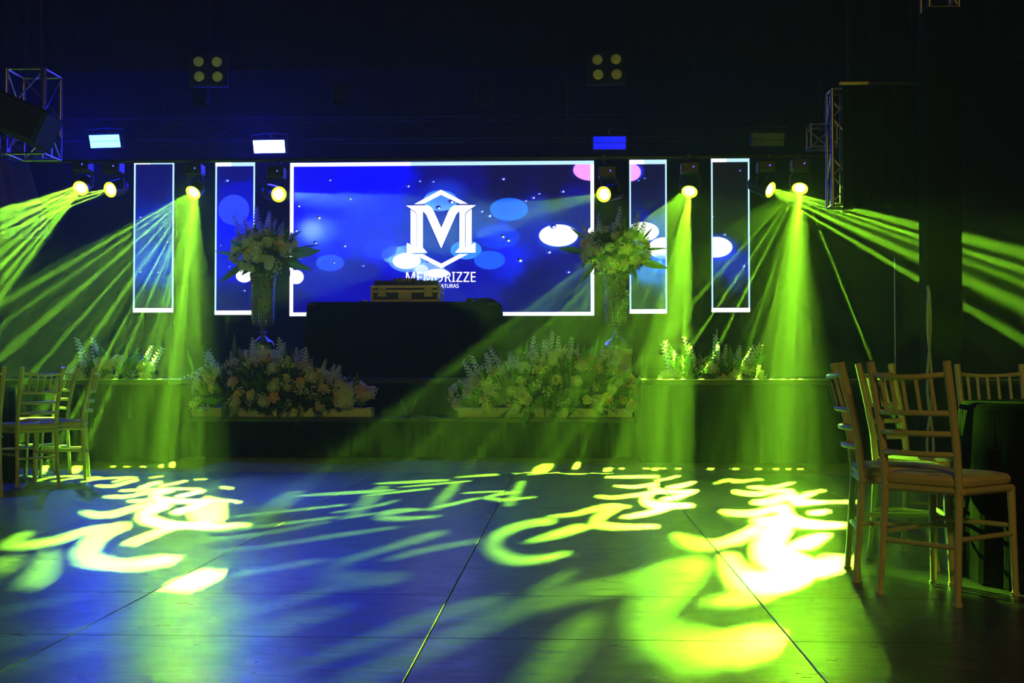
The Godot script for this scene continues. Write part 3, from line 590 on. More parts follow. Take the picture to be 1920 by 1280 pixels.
func trusses() -> void:
	var bt := truss("truss", "long black truss over the video screens, carrying the stage lights", Vector3(-6.55, 4.0, -15.5), Vector3(2.95, 4.0, -15.5), 0.28, M.black, 0.5, 0.018)
	var mb := MB.new()
	for x in [-5.2, -1.7, 1.6]:
		mb = MB.new()
		mb.tube([Vector3(x + 6.55, 0.14, 0), Vector3(x + 6.55, TOP - 4.0, 0)], 0.008, 6)
		part("hanging_wire", mb.mesh(), M.black_paint, bt)
	truss("truss", "short silver truss end left of the leftmost blue wash light", Vector3(-7.1, 3.72, -15.1), Vector3(-6.55, 3.72, -15.1), 0.27, M.alu, 0.3, 0.022, "", true)
	truss("truss", "silver truss end with one diagonal beside the hanging black drape", Vector3(2.95, 3.77, -15.1), Vector3(3.26, 3.77, -15.1), 0.27, M.alu, 0.3, 0.02, "", true)
	truss("truss", "upright dim silver truss near the left edge beside hanging loudspeaker", Vector3(-5.27, 3.02, -11.83), Vector3(-5.27, 3.85, -11.83), 0.38, M.alu, 0.42, 0.018, "", true)
	truss("truss", "upright silver truss above the black pillar in the upper right corner", Vector3(3.36, 4.16, -11.17), Vector3(3.36, TOP, -11.17), 0.26, M.alu, 0.4, 0.02)
	var pipe := thing("lighting_bar", "thin black bar across the stage carrying the eight moving heads", "bar", Vector3(-5.9, PIPE_Y, PIPE_Z))
	mb = MB.new()
	mb.tube([Vector3(0, 0, 0), Vector3(8.9, 0, 0)], 0.022, 10)
	part("bar", mb.mesh(), M.black_paint, pipe)
	for x: float in [0.3, 3.0, 5.9, 8.6]:
		mb = MB.new()
		mb.tube([Vector3(x, 0, 0), Vector3(x, TOP - PIPE_Y, 0)], 0.005, 6)
		part("hanging_wire", mb.mesh(), M.black_paint, pipe)
	# black valance across the front of the stage, on its own dark truss
	var ft := truss("truss", "black truss hidden behind the valance above the stage front", Vector3(-8.6, 4.45, -13.35), Vector3(5.9, 4.45, -13.35), 0.28, M.black_paint, 0.8, 0.02)
	for x in [-7.0, -3.0, 1.0, 5.0]:
		mb = MB.new()
		mb.tube([Vector3(x + 8.6, 0.14, 0), Vector3(x + 8.6, TOP - 4.45, 0)], 0.008, 6)
		part("hanging_wire", mb.mesh(), M.black_paint, ft)
	mb = MB.new()
	skirt(mb, -8.8, 6.2, -13.17, 4.2, TOP - 0.02, 0.02, 0.3)
	var v := part("valance", mb.mesh(), M.black_cloth, self)
	v.name = numbered("valance")
	tag(v, "wide black cloth valance hanging from the ceiling above the stage front", "valance")

# ---------------------------------------------------------------- other stage lights
func wash_lights() -> void:
	var spec := [
		[Vector3(-5.85, 3.82, -15.2), Color(0.36, 0.80, 1.0), 6.0, Color(0.05, 0.0, 1.0), 8.0, -0.10, "cyan glowing wash light panel, leftmost above the video screens"],
		[Vector3(-3.75, 3.735, -15.2), Color(0.80, 0.93, 1.0), 6.0, Color(0.05, 0.0, 1.0), 8.0, -0.05, "white glowing wash light panel above the large screen's left corner"],
		[Vector3(0.52, 3.745, -15.2), Color(0.0, 0.0, 1.0), 1.0, Color(0.02, 0.02, 1.0), 0.15, 0.04, "deep blue wash light panel above the large screen's right corner"],
		[Vector3(2.47, 3.77, -15.2), Color(0, 0, 0), 0.0, Color(0, 0, 0), 0.0, 0.08, "unlit wash light panel above the rightmost narrow screen"],
	]
	for s: Array in spec:
		var at: Vector3 = s[0]
		var t := thing("wash_light", s[6], "stage light", at, s[5], "wash light panels on the stage truss")
		var tilt := Transform3D(Basis(Vector3.RIGHT, 0.35), Vector3.ZERO)
		var b := MB.new()
		b.box(Vector3(0, 0, -0.05), Vector3(0.43, 0.19, 0.1), tilt, 0.012)
		part("housing", b.mesh(), M.black_paint, t)
		for k: float in [-1.0, 1.0]:
			b = MB.new()
			b.box(Vector3(0, 0.0415 * k, 0.003), Vector3(0.4, 0.076, 0.006), tilt, 0.002)
			part("led_face", b.mesh(), glowing(s[1], s[2], lin(0.25, 0.24, 0.2)), t)
		b = MB.new()
		b.tube([tilt * Vector3(-0.225, 0, -0.05), tilt * Vector3(-0.235, 0.14, -0.05), tilt * Vector3(0, 0.16, -0.06), tilt * Vector3(0.235, 0.14, -0.05), tilt * Vector3(0.225, 0, -0.05)], 0.009, 6)
		b.tube([tilt * Vector3(0, 0.15, -0.06), Vector3(0, 0.12, -0.25)], 0.014, 6)
		part("yoke", b.mesh(), M.black_paint, t)
		if s[4] > 0.0:
			for wide in [false, true]: # the beam itself, and an all-round light placed to tint the wall behind
				var l: Light3D = OmniLight3D.new() if wide else SpotLight3D.new()
				l.name = "wash_allround" if wide else "wash_beam"
				l.light_color = s[3]
				l.light_energy = s[4] * (0.3 if wide else 0.9)
				l.light_size = 0.08
				l.shadow_enabled = true
				if l is SpotLight3D:
					l.spot_angle = 68.0
					l.spot_angle_attenuation = 1.0
					l.spot_range = 40.0
					l.spot_attenuation = 2.0
				else:
					l.omni_range = 40.0
					l.omni_attenuation = 2.0
				t.add_child(l)
				l.transform = tilt * Transform3D(Basis(Vector3.UP, PI), Vector3(0, 0, 0.12))

func blinders() -> void:
	for s in [[Vector3(-3.87, 4.155, -12.95), 0.1, "four-lens blinder lamp above the left vase, lenses unlit"], [Vector3(0.413, 4.13, -12.95), -0.05, "four-lens blinder lamp above the right vase, lenses unlit"]]:
		var t := thing("blinder_lamp", s[2], "stage light", s[0], s[1], "four-lens blinder lamps")
		var b := MB.new()
		b.box(Vector3(0, 0, -0.06), Vector3(0.42, 0.36, 0.1), Transform3D(), 0.015)
		part("housing", b.mesh(), M.black, t)
		for q in [[-0.098, 0.082], [0.098, 0.082], [-0.09, -0.078], [0.105, -0.078]]:
			b = MB.new()
			b.lathe([Vector2(0.058, 0.0), Vector2(0.052, 0.008), Vector2(0.03, 0.013), Vector2(0.0, 0.015)], 20, Transform3D(Basis(Vector3.RIGHT, PI / 2), Vector3(q[0], q[1], -0.012)))
			part("lens", b.mesh(), M.blinder, t)
			b = MB.new()
			b.lathe([Vector2(0.058, 0.0), Vector2(0.058, 0.01), Vector2(0.068, 0.01), Vector2(0.068, 0.0)], 20, Transform3D(Basis(Vector3.RIGHT, PI / 2), Vector3(q[0], q[1], -0.012)))
			part("lens_rim", b.mesh(), M.black, t)
		b = MB.new()
		b.tube([Vector3(0, 0.16, -0.06), Vector3(0, TOP - s[0].y, -0.06)], 0.012, 6)
		part("hanging_rod", b.mesh(), M.black, t)
	for s in [[-4.07, "black par can hanging beside the left four-lens lamp"], [-2.51, "black par can hanging above the large screen's left half"], [-0.92, "black par can hanging above the large screen's centre"]]:
		var t := thing("par_can", s[1], "stage light", Vector3(s[0], 3.98, -13.35), 0.0, "dark par cans under the valance")
		var b := MB.new()
		b.lathe([Vector2(0.0, 0.12), Vector2(0.06, 0.11), Vector2(0.09, 0.05), Vector2(0.1, -0.12), Vector2(0.085, -0.12), Vector2(0.08, 0.0), Vector2(0.0, 0.0)], 18, Transform3D(Basis(Vector3.RIGHT, -0.35), Vector3.ZERO))
		part("can", b.mesh(), M.black, t)
		b = MB.new()
		b.tube([Vector3(-0.11, 0, 0), Vector3(-0.11, 0.16, 0), Vector3(0, 0.2, 0), Vector3(0.11, 0.16, 0), Vector3(0.11, 0, 0)], 0.01, 6)
		b.tube([Vector3(0, 0.19, 0), Vector3(0, 0.34, 0)], 0.014, 6)
		part("yoke", b.mesh(), M.black, t)

func unseen_ceiling_lamps() -> void: # unseen warm lamp behind the camera, placed to light chairs and flowers
	var t := thing("unseen_ceiling_lamp", "unseen warm ceiling lamp behind the camera, placed to light chairs and flowers", "lamp", Vector3(1.0, TOP, 5.5))
	part("frame", box_mesh(Vector3(0, -0.03, 0), Vector3(1.3, 0.06, 0.5), 0.01), M.black_paint, t)
	part("diffuser", box_mesh(Vector3(0, -0.064, 0), Vector3(1.2, 0.01, 0.4), 0.002), glowing(Color(1.0, 0.75, 0.35), 2.0), t)
	var l := AreaLight3D.new()
	l.name = "unseen_lamp_light"
	l.area_size = Vector2(1.2, 0.4)
	l.light_color = Color(1.0, 0.82, 0.36)
	l.light_energy = UNSEEN_LAMP_ENERGY
	l.area_range = 40.0
	l.shadow_enabled = true
	t.add_child(l)
	l.transform = Transform3D(Basis(Vector3.RIGHT, -PI / 2 + 1.05), Vector3(0, -0.09, -0.1))
# ---------------------------------------------------------------- moving heads
const PLATE_R := 0.06
func spans(cuts: Array, y: float) -> Array: # where the scan line y runs inside the outlines, as merged intervals
	var iv := []
	for c: Array in cuts:
		var xs := []
		var np := (c.size() - 1) / 2
		for k in np:
			var j := (k + 1) % np
			var y0: float = c[2 + 2 * k] * 1e-5
			var y1: float = c[2 + 2 * j] * 1e-5
			if (y0 <= y) == (y1 <= y): continue
			var x0: float = c[1 + 2 * k] * 1e-5
			var x1: float = c[1 + 2 * j] * 1e-5
			xs.append(x0 + (x1 - x0) * (y - y0) / (y1 - y0))
		xs.sort()
		for k in range(0, xs.size() - 1, 2):
			iv.append(Vector2(xs[k], xs[k + 1]))
	return merged(iv)

func merged(iv: Array) -> Array:
	iv.sort_custom(func(a, b): return a.x < b.x)
	var out := []
	for q: Vector2 in iv:
		if out.size() and q.x <= out[-1].y: out[-1] = Vector2(out[-1].x, maxf(out[-1].y, q.y))
		else: out.append(q)
	return out

func without(base: Array, cut: Array) -> Array:
	var out := base
	for q: Vector2 in cut:
		var nxt := []
		for p: Vector2 in out:
			if q.y <= p.x or q.x >= p.y: nxt.append(p); continue
			if q.x > p.x: nxt.append(Vector2(p.x, q.x))
			if q.y < p.y: nxt.append(Vector2(q.y, p.y))
		out = nxt
	return out

func gobo_meshes(cuts: Array) -> Array: # the plate with its cut-outs open, and the panes of its two grey glass tones
	var by := [[], [], []]
	for c: Array in cuts: by[c[0]].append(c)
	var out := [MB.new(), MB.new(), MB.new()]
	var rows := 420
	var dy := 2.0 * PLATE_R / rows
	for r in rows:
		var y := -PLATE_R + (r + 0.5) * dy
		var half := sqrt(maxf(PLATE_R * PLATE_R - y * y, 0.0))
		var disc := [Vector2(-half, half)]
		var o0 := spans(by[0], y)
		var o1 := without(spans(by[1], y), o0)
		var o2 := without(without(spans(by[2], y), o0), o1)
		var solid := without(without(without(disc, o0), o1), o2)
		for k in 3:
			var list: Array = [solid, o1, o2][k]
			for q: Vector2 in list:
				if q.y - q.x < 2e-6: continue
				out[k].quad(Vector3(q.x, y - dy * 0.5, 0), Vector3(q.y, y - dy * 0.5, 0), Vector3(q.y, y + dy * 0.5, 0), Vector3(q.x, y + dy * 0.5, 0), Vector3(0, 0, -1))
	return out

func moving_head(i: int) -> void:
	var g: Dictionary = GOBOS[i]
	var at: Vector3 = g.at
	var axis: Vector3 = g.axis
	var throw: float = g.throw
	var t := thing("moving_head", HEAD_LABELS[i], "stage light", at, 0.0, "moving heads under the stage truss")
	var look := Transform3D(Basis.looking_at(axis, Vector3.UP), Vector3.ZERO)
	var ms := gobo_meshes(g.cuts)
	var lens := part("lens", ms[0].mesh(), M.lens, t, look)
	lens.set_meta("label", "glowing yellow-green lens with gobo cut-outs")
	for k in [1, 2]:
		if ms[k].v.size():
			part("dimming_glass", ms[k].mesh(), M["tone%d" % k], lens).set_meta("kind", "stuff")  # unseen grey panes, put in to dim the fainter swirls and rays
	var b := MB.new() # barrel: open at the lens, closed behind the lamp
	var back := throw + 0.05
	b.lathe([Vector2(0.0, back), Vector2(0.072, back), Vector2(0.086, back - 0.03), Vector2(0.09, 0.02), Vector2(0.092, -0.014), Vector2(0.085, -0.014), Vector2(0.0588, -0.0006), Vector2(0.0588, -0.0003), Vector2(0.065, 0.01), Vector2(0.065, back - 0.01), Vector2(0.0, back - 0.01)], 28, look * Transform3D(Basis(Vector3.RIGHT, PI / 2), Vector3.ZERO))
	part("head_barrel", b.mesh(), M.black_paint, t)
	b = MB.new()
	b.lathe([Vector2(0.0594, -0.0013), Vector2(0.084, -0.0138), Vector2(0.0842, -0.0133)], 28, look * Transform3D(Basis(Vector3.RIGHT, PI / 2), Vector3.ZERO))
	part("lens_halo_ring", b.mesh(), M.ring, t)  # glowing rim, widened to stand in for the halo round the lens
	# yoke, base box and clamp above the barrel
	var mid := -axis * (throw * 0.5)
	var flat := Vector3(axis.z, 0, -axis.x).normalized()
	b = MB.new()
	var hub := Vector3(mid.x * 0.5, 0, mid.z * 0.5)
	b.tube([mid + flat * 0.086, mid + flat * 0.104, mid + flat * 0.104 + Vector3(0, 0.1, 0), hub + Vector3(0, 0.175, 0) + flat * 0.08, hub + Vector3(0, 0.19, 0), hub + Vector3(0, 0.175, 0) - flat * 0.08, mid - flat * 0.104 + Vector3(0, 0.1, 0), mid - flat * 0.104, mid - flat * 0.086], 0.015, 8)
	part("yoke", b.mesh(), M.black_paint, t)
	b = MB.new()
	b.box(hub + Vector3(0, 0.245, 0), Vector3(0.19, 0.12, 0.18), Transform3D(), 0.012)
	var base := part("base", b.mesh(), M.black_paint, t)
	b = MB.new()
	b.box(hub + Vector3(0.03, 0.25, 0.091), Vector3(0.013, 0.013, 0.008), Transform3D(), 0.002)
	part("status_led", b.mesh(), M.led, base)
	b = MB.new()
	b.tube([hub + Vector3(0, 0.29, 0), Vector3(0, PIPE_Y - 0.02 - at.y, PIPE_Z - at.z)], 0.016, 8)
	b.box(Vector3(0, PIPE_Y - at.y, PIPE_Z - at.z), Vector3(0.045, 0.06, 0.06), Transform3D(), 0.008)
	part("clamp", b.mesh(), M.black_paint, t)
	var lamp := AreaLight3D.new()
	lamp.name = "lamp"
	lamp.area_size = Vector2.ONE * HEAD_SPOT[i] * throw
	lamp.light_color = HEAD_COLOR
	lamp.light_energy = HEAD_ENERGY[i]
	lamp.area_range = 40.0
	lamp.shadow_enabled = true
	t.add_child(lamp)
	lamp.transform = Transform3D(look.basis, -axis * throw)
	if HEAD_FILL[i] > 0.0:  # extra soft fill spot at the lens, aimed at the floor off the beam
		var fill_spot := SpotLight3D.new()
		fill_spot.name = "lens_fill"
		fill_spot.spot_angle = 30.0
		fill_spot.spot_angle_attenuation = 1.0
		fill_spot.spot_range = 40.0
		fill_spot.spot_attenuation = 2.0
		fill_spot.light_size = 0.05
		fill_spot.light_color = HEAD_COLOR
		fill_spot.light_energy = HEAD_FILL[i]
		fill_spot.shadow_enabled = true
		t.add_child(fill_spot)
		fill_spot.transform = Transform3D(Basis.looking_at(Vector3(at.x * 0.42, 0, -5.2) - at, Vector3.UP), axis * 0.09)
# ---------------------------------------------------------------- video screens (content drawn in its own grid: 2 texels to a unit)
const FIELD := [ # colour field of the clip: x, y, r, g, b
	[600, 340, 5, 0, 215], [700, 330, 0, 0, 250], [580, 400, 5, 10, 255], [700, 400, 10, 15, 235], [850, 330, 10, 5, 110], [950, 340, 8, 8, 60], [1050, 340, 10, 8, 55],
	[1080, 390, 15, 10, 120], [1000, 430, 10, 10, 160], [950, 460, 10, 25, 225], [1080, 490, 10, 10, 110], [700, 460, 5, 10, 220], [620, 450, 10, 20, 250], [600, 540, 5, 0, 160],
	[680, 520, 5, 0, 150], [900, 540, 5, 5, 150], [1000, 550, 5, 5, 90], [1080, 570, 5, 5, 70], [830, 450, 15, 40, 170], [560, 580, 5, 0, 120],
	[290, 330, 10, 5, 70], [290, 420, 10, 30, 150], [290, 500, 10, 40, 190], [290, 570, 10, 5, 50], [440, 330, 8, 5, 90], [440, 370, 5, 5, 170], [440, 420, 0, 0, 250],
	[440, 500, 0, 0, 200], [440, 560, 5, 0, 90], [1215, 330, 8, 8, 50], [1215, 380, 8, 8, 60], [1230, 420, 10, 20, 160], [1215, 500, 20, 80, 200], [1215, 570, 5, 10, 40],
	[1370, 320, 6, 6, 15], [1370, 420, 6, 6, 15], [1370, 500, 10, 20, 140], [1370, 560, 5, 5, 10]]
const BOKEH := [ # x, y, rx, ry, r, g, b, strength, soft edge
	[590, 436, 62, 48, 90, 150, 255, 0.75, 0.9], [585, 430, 34, 30, 150, 190, 245, 0.6, 0.9], [1047, 446, 52, 34, 40, 120, 255, 0.8, 0.7], [827, 378, 33, 20, 120, 205, 255, 0.85, 0.06],
	[835, 365, 60, 40, 30, 80, 255, 0.5, 0.7], [955, 395, 37, 22, 20, 95, 255, 0.95, 0.08], [1047, 444, 37, 21, 255, 255, 255, 1.0, 0.05], [1106, 322, 42, 23, 20, 40, 255, 0.9, 0.5],
	[1108, 323, 35, 21, 255, 150, 235, 1.0, 0.08], [740, 478, 24, 16, 110, 180, 250, 0.6, 0.06], [765, 486, 38, 26, 120, 190, 255, 0.7, 0.08], [764, 490, 28, 16, 240, 250, 255, 0.95, 0.1],
	[806, 510, 32, 18, 150, 200, 255, 0.75, 0.06], [822, 513, 24, 9, 245, 250, 255, 0.9, 0.15], [792, 506, 14, 10, 235, 245, 255, 0.7, 0.2], [620, 493, 28, 16, 40, 80, 255, 0.75, 0.08],
	[875, 470, 30, 18, 60, 150, 255, 0.85, 0.06], [919, 489, 30, 18, 30, 100, 255, 0.8, 0.08], [715, 467, 32, 20, 25, 45, 245, 0.6, 0.1], [935, 445, 44, 24, 20, 60, 235, 0.6, 0.15],
	[556, 519, 15, 14, 255, 255, 255, 1.0, 0.08], [1110, 437, 9, 9, 255, 255, 255, 1.0, 0.1], [455, 506, 34, 40, 10, 20, 255, 0.5, 0.8], [438, 394, 30, 30, 60, 95, 255, 0.65, 0.08],
	[458, 518, 16, 13, 255, 255, 255, 1.0, 0.06], [460, 428, 14, 14, 50, 80, 255, 0.5, 0.1], [1183, 322, 30, 22, 30, 50, 255, 0.95, 0.4], [1180, 323, 23, 18, 255, 160, 240, 1.0, 0.08],
	[1206, 437, 40, 26, 20, 60, 255, 0.9, 0.5], [1205, 435, 32, 19, 255, 255, 255, 1.0, 0.05], [1245, 466, 30, 21, 255, 255, 255, 1.0, 0.05], [1340, 466, 56, 34, 20, 50, 255, 0.95, 0.6],
	[1341, 464, 33, 20, 255, 255, 255, 1.0, 0.05], [1240, 495, 34, 22, 40, 120, 255, 0.7, 0.5]]
const DROPS := [[657, 373, 5], [598, 408, 6], [592, 455, 5], [576, 466, 6], [647, 461, 5], [682, 498, 4], [766, 350, 5], [788, 341, 4], [813, 342, 4], [823, 391, 6], [847, 380, 7], [944, 338, 5],
	[1000, 373, 5], [1011, 366, 4], [986, 379, 4], [1055, 362, 5], [904, 398, 5], [918, 406, 6], [943, 445, 6], [953, 452, 6], [975, 489, 7], [1029, 474, 6], [1037, 427, 7], [1065, 511, 5],
	[627, 492, 4], [619, 338, 4], [425, 338, 5], [414, 460, 3], [430, 500, 3], [458, 545, 4], [313, 453, 3], [296, 510, 4], [264, 509, 4], [263, 406, 4], [1197, 338, 3],
	[1209, 334, 3], [1388, 320, 3], [1358, 440, 4], [1394, 499, 4], [1335, 406, 4], [560, 386, 5], [555, 432, 5]]

func ellipse(im: Image, cx: float, cy: float, rx: float, ry: float, c: Color, k: float, soft: float) -> void:
	for y in range(maxi(0, int(cy - ry) - 1), mini(im.get_height(), int(cy + ry) + 2)):
		for x in range(maxi(0, int(cx - rx) - 1), mini(im.get_width(), int(cx + rx) + 2)):
			var d := Vector2((x + 0.5 - cx) / rx, (y + 0.5 - cy) / ry).length()
			if d >= 1.0: continue
			var a := k * smoothstep(1.0, 1.0 - maxf(soft, 1.5 / rx), d)
			im.set_pixel(x, y, im.get_pixel(x, y).lerp(c, a))

func clip_picture(x0: float, y0: float, x1: float, y1: float) -> ImageTexture:
	var w := int((x1 - x0) * 2)
	var h := int((y1 - y0) * 2)
	var sw := maxi(w / 12, 4)
	var sh := maxi(h / 12, 4)
	var im := Image.create(sw, sh, false, Image.FORMAT_RGB8)
	var f := FastNoiseLite.new()
	f.seed = 3
	f.frequency = 0.012
	for y in sh:
		for x in sw:
			var px := lerpf(x0, x1, (x + 0.5) / sw)
			var py := lerpf(y0, y1, (y + 0.5) / sh)
			px += f.get_noise_2d(px, py) * 30.0
			py += f.get_noise_2d(px + 900.0, py) * 30.0
			var acc := Vector3.ZERO
			var tot := 0.0
			for q: Array in FIELD:
				var d2: float = (px - q[0]) * (px - q[0]) + (py - q[1]) * (py - q[1]) + 60.0
				var ww: float = 1.0 / (d2 * d2)
				acc += Vector3(q[2], q[3], q[4]) * ww
				tot += ww
			acc /= tot * 255.0
			im.set_pixel(x, y, Color(acc.x, acc.y, acc.z))
	im.resize(w, h, Image.INTERPOLATE_CUBIC)
	for q: Array in BOKEH:
		ellipse(im, (q[0] - x0) * 2, (q[1] - y0) * 2, q[2] * 2, q[3] * 2, Color8(q[4], q[5], q[6]), q[7], q[8])
	for q: Array in DROPS: # water drops: dark body, light rim below, a white glint
		var cx: float = (q[0] - x0) * 2
		var cy: float = (q[1] - y0) * 2
		var r: float = q[2] * 2
		ellipse(im, cx, cy, r, r * 0.75, Color8(40, 90, 255), 0.8, 0.2)
		ellipse(im, cx, cy - r * 0.15, r * 0.8, r * 0.55, Color8(5, 0, 110), 0.9, 0.3)
		ellipse(im, cx + r * 0.25, cy + r * 0.2, r * 0.42, r * 0.34, Color8(255, 255, 255), 1.0, 0.2)
	return ImageTexture.create_from_image(im)

func video_screen(called: String, label: String, x0: float, y0: float, x1: float, y1: float, at0: Vector3, at1: Vector3, side: float, bar: float, group: String) -> Node3D:
	# x0.. y1: the part of the clip that it shows; at0, at1: upper left and lower right corner on the wall
	var size := Vector2(at1.x - at0.x, at0.y - at1.y)
	var t := thing(called, label, "screen", Vector3((at0.x + at1.x) / 2, at1.y, at0.z), 0.0, group)
	part("cabinet", box_mesh(Vector3(0, size.y / 2, -0.06), Vector3(size.x, size.y, 0.11), 0.004), M.black, t)
	var b := MB.new()
	var a := Vector3(-size.x / 2, size.y, 0)
	var c := Vector3(size.x / 2, 0, 0)
	var nn := Vector3(0, 0, 1)
	b.tri(a, Vector3(c.x, a.y, 0), c, nn, nn, nn, Vector2(0, 0), Vector2(1, 0), Vector2(1, 1))
	b.tri(a, c, Vector3(a.x, c.y, 0), nn, nn, nn, Vector2(0, 0), Vector2(1, 1), Vector2(0, 1))
	var m := plain(Color(0.01, 0.01, 0.01), 0.6)
	m.emission_enabled = true
	m.emission = Color.BLACK
	m.emission_energy_multiplier = SCREEN_GLOW
	m.emission_texture = clip_picture(x0, y0, x1, y1)
	m.texture_repeat = false
	part("display_panel", b.mesh(), m, t)
	var split := size.x * 0.4
	for q in [[-size.x / 2, -size.x / 2 + split, M.led_white], [-size.x / 2 + split, size.x / 2, M.led_ice]]:
		part("light_border", box_mesh(Vector3((q[0] + q[1]) / 2, size.y - bar / 2, 0.006), Vector3(q[1] - q[0], bar, 0.012), 0.002), q[2], t)
	part("light_border", box_mesh(Vector3(0, bar / 2, 0.006), Vector3(size.x, bar, 0.012), 0.002), M.led_white, t)
	for s: float in [-1.0, 1.0]:
		part("light_border", box_mesh(Vector3(s * (size.x - side) / 2, size.y / 2, 0.006), Vector3(side, size.y - 2 * bar, 0.012), 0.002), M.led_ice if side < 0.03 else M.led_white, t)
	# frame that holds the cabinet against the wall behind it
	for s: float in [-1.0, 1.0]:
		part("stand_post", box_mesh(Vector3(s * size.x * 0.35, (size.y + 0.832 - at1.y) / 2, -0.145), Vector3(0.06, size.y - 0.832 + at1.y, 0.06)), M.black, t)
	return t

func screens() -> void:
	var z := -16.16
	video_screen("narrow_screen", "narrow upright screen farthest left, its clip mostly dark blue", 252, 299, 325, 586, Vector3(-5.815, 3.745, z), Vector3(-5.27, 1.7, z), 0.02, 0.056, "narrow upright screens")
	video_screen("narrow_screen", "narrow upright screen with bright blue clip behind left vase", 404, 304, 477, 591, Vector3(-4.71, 3.71, z), Vector3(-4.175, 1.665, z), 0.02, 0.056, "narrow upright screens")
	video_screen("narrow_screen", "narrow upright screen with pink and white spots behind right vase", 1180, 300, 1251, 588, Vector3(0.81, 3.695, z), Vector3(1.3, 1.67, z), 0.02, 0.056, "narrow upright screens")
	video_screen("narrow_screen", "narrow upright screen farthest right, black with one white oval", 1333, 296, 1406, 586, Vector3(1.88, 3.715, z), Vector3(2.38, 1.685, z), 0.02, 0.056, "narrow upright screens")
	var t := video_screen("video_wall", "large blue video wall with white M emblem and glowing white border", 544, 306, 1113, 592, Vector3(-3.7, 3.69, z), Vector3(0.345, 1.645, z), 0.045, 0.048, "")
	var glow := AreaLight3D.new() # the bright blue left part of the clip
	glow.name = "screen_light"
	glow.area_size = Vector2(2.5, 1.9)
	glow.light_color = Color(0.05, 0.12, 1.0)
	glow.light_energy = SCREEN_LIGHT
	glow.area_range = 40.0
	glow.shadow_enabled = true
	t.add_child(glow)
	glow.transform = Transform3D(Basis(Vector3.UP, PI), Vector3(-0.72, 1.02, 0.03))
	# emblem and lettering of the clip, in units of the clip
	var k := 4.045 / 569.0
	var fit := Transform3D(Basis.from_scale(Vector3(k, -k, 1)), Vector3(-2.0225 - 544.0 * k, 2.045 + 306.0 * k, 0.003))
	var e := 180.0 / 1097.0
	var shapes := [
		[[232, 242], [536, 80], [842, 242], [752, 242], [538, 138], [330, 242]],
		[[232, 814], [328, 814], [542, 922], [748, 814], [844, 814], [542, 976]],
		[[138, 258], [390, 258], [425, 280], [455, 325], [540, 518], [622, 325], [650, 285], [690, 258], [936, 258], [880, 296], [830, 330], [812, 362], [812, 738], [930, 682], [930, 798], [696, 798], [748, 738], [748, 322], [710, 362], [540, 748], [368, 362], [330, 322], [330, 738], [382, 798], [148, 798], [148, 682], [262, 738], [262, 362], [245, 330], [195, 296]],
		[[190, 304], [238, 334], [256, 364], [256, 734], [190, 694]],
		[[886, 304], [840, 334], [820, 364], [820, 734], [886, 694]]]
	for s: Array in shapes:
		var poly := PackedVector2Array()
		for q: Array in s: poly.append(Vector2(740 + q[0] * e, 345 + q[1] * e))
		var b := MB.new()
		b.plate(poly, 0.0, fit)
		part("emblem", b.mesh(), M.led_white, t)
	for s in [["MEMORIZZE", 763.0, 893.0, 530.5, 18.5], ["FORMATURAS", 803.0, 861.5, 541.5, 7.2]]:
		var tm := TextMesh.new()
		var font := SystemFont.new()
		font.font_names = PackedStringArray(["Droid Sans"])
		font.font_weight = 500
		tm.font = font
		tm.text = s[0]
		tm.font_size = 64
		tm.pixel_size = 0.01
		tm.depth = 0.002
		var bb := tm.get_aabb()
		var sx: float = (s[2] - s[1]) * k / bb.size.x
		var sy: float = s[4] * k / bb.size.y
		var left: Vector3 = fit * Vector3(s[1], s[3], 0)
		part("lettering", tm, M.led_white, t, Transform3D(Basis.from_scale(Vector3(sx, sy, 1)), Vector3(left.x - bb.position.x * sx, left.y - bb.position.y * sy, 0.004)))
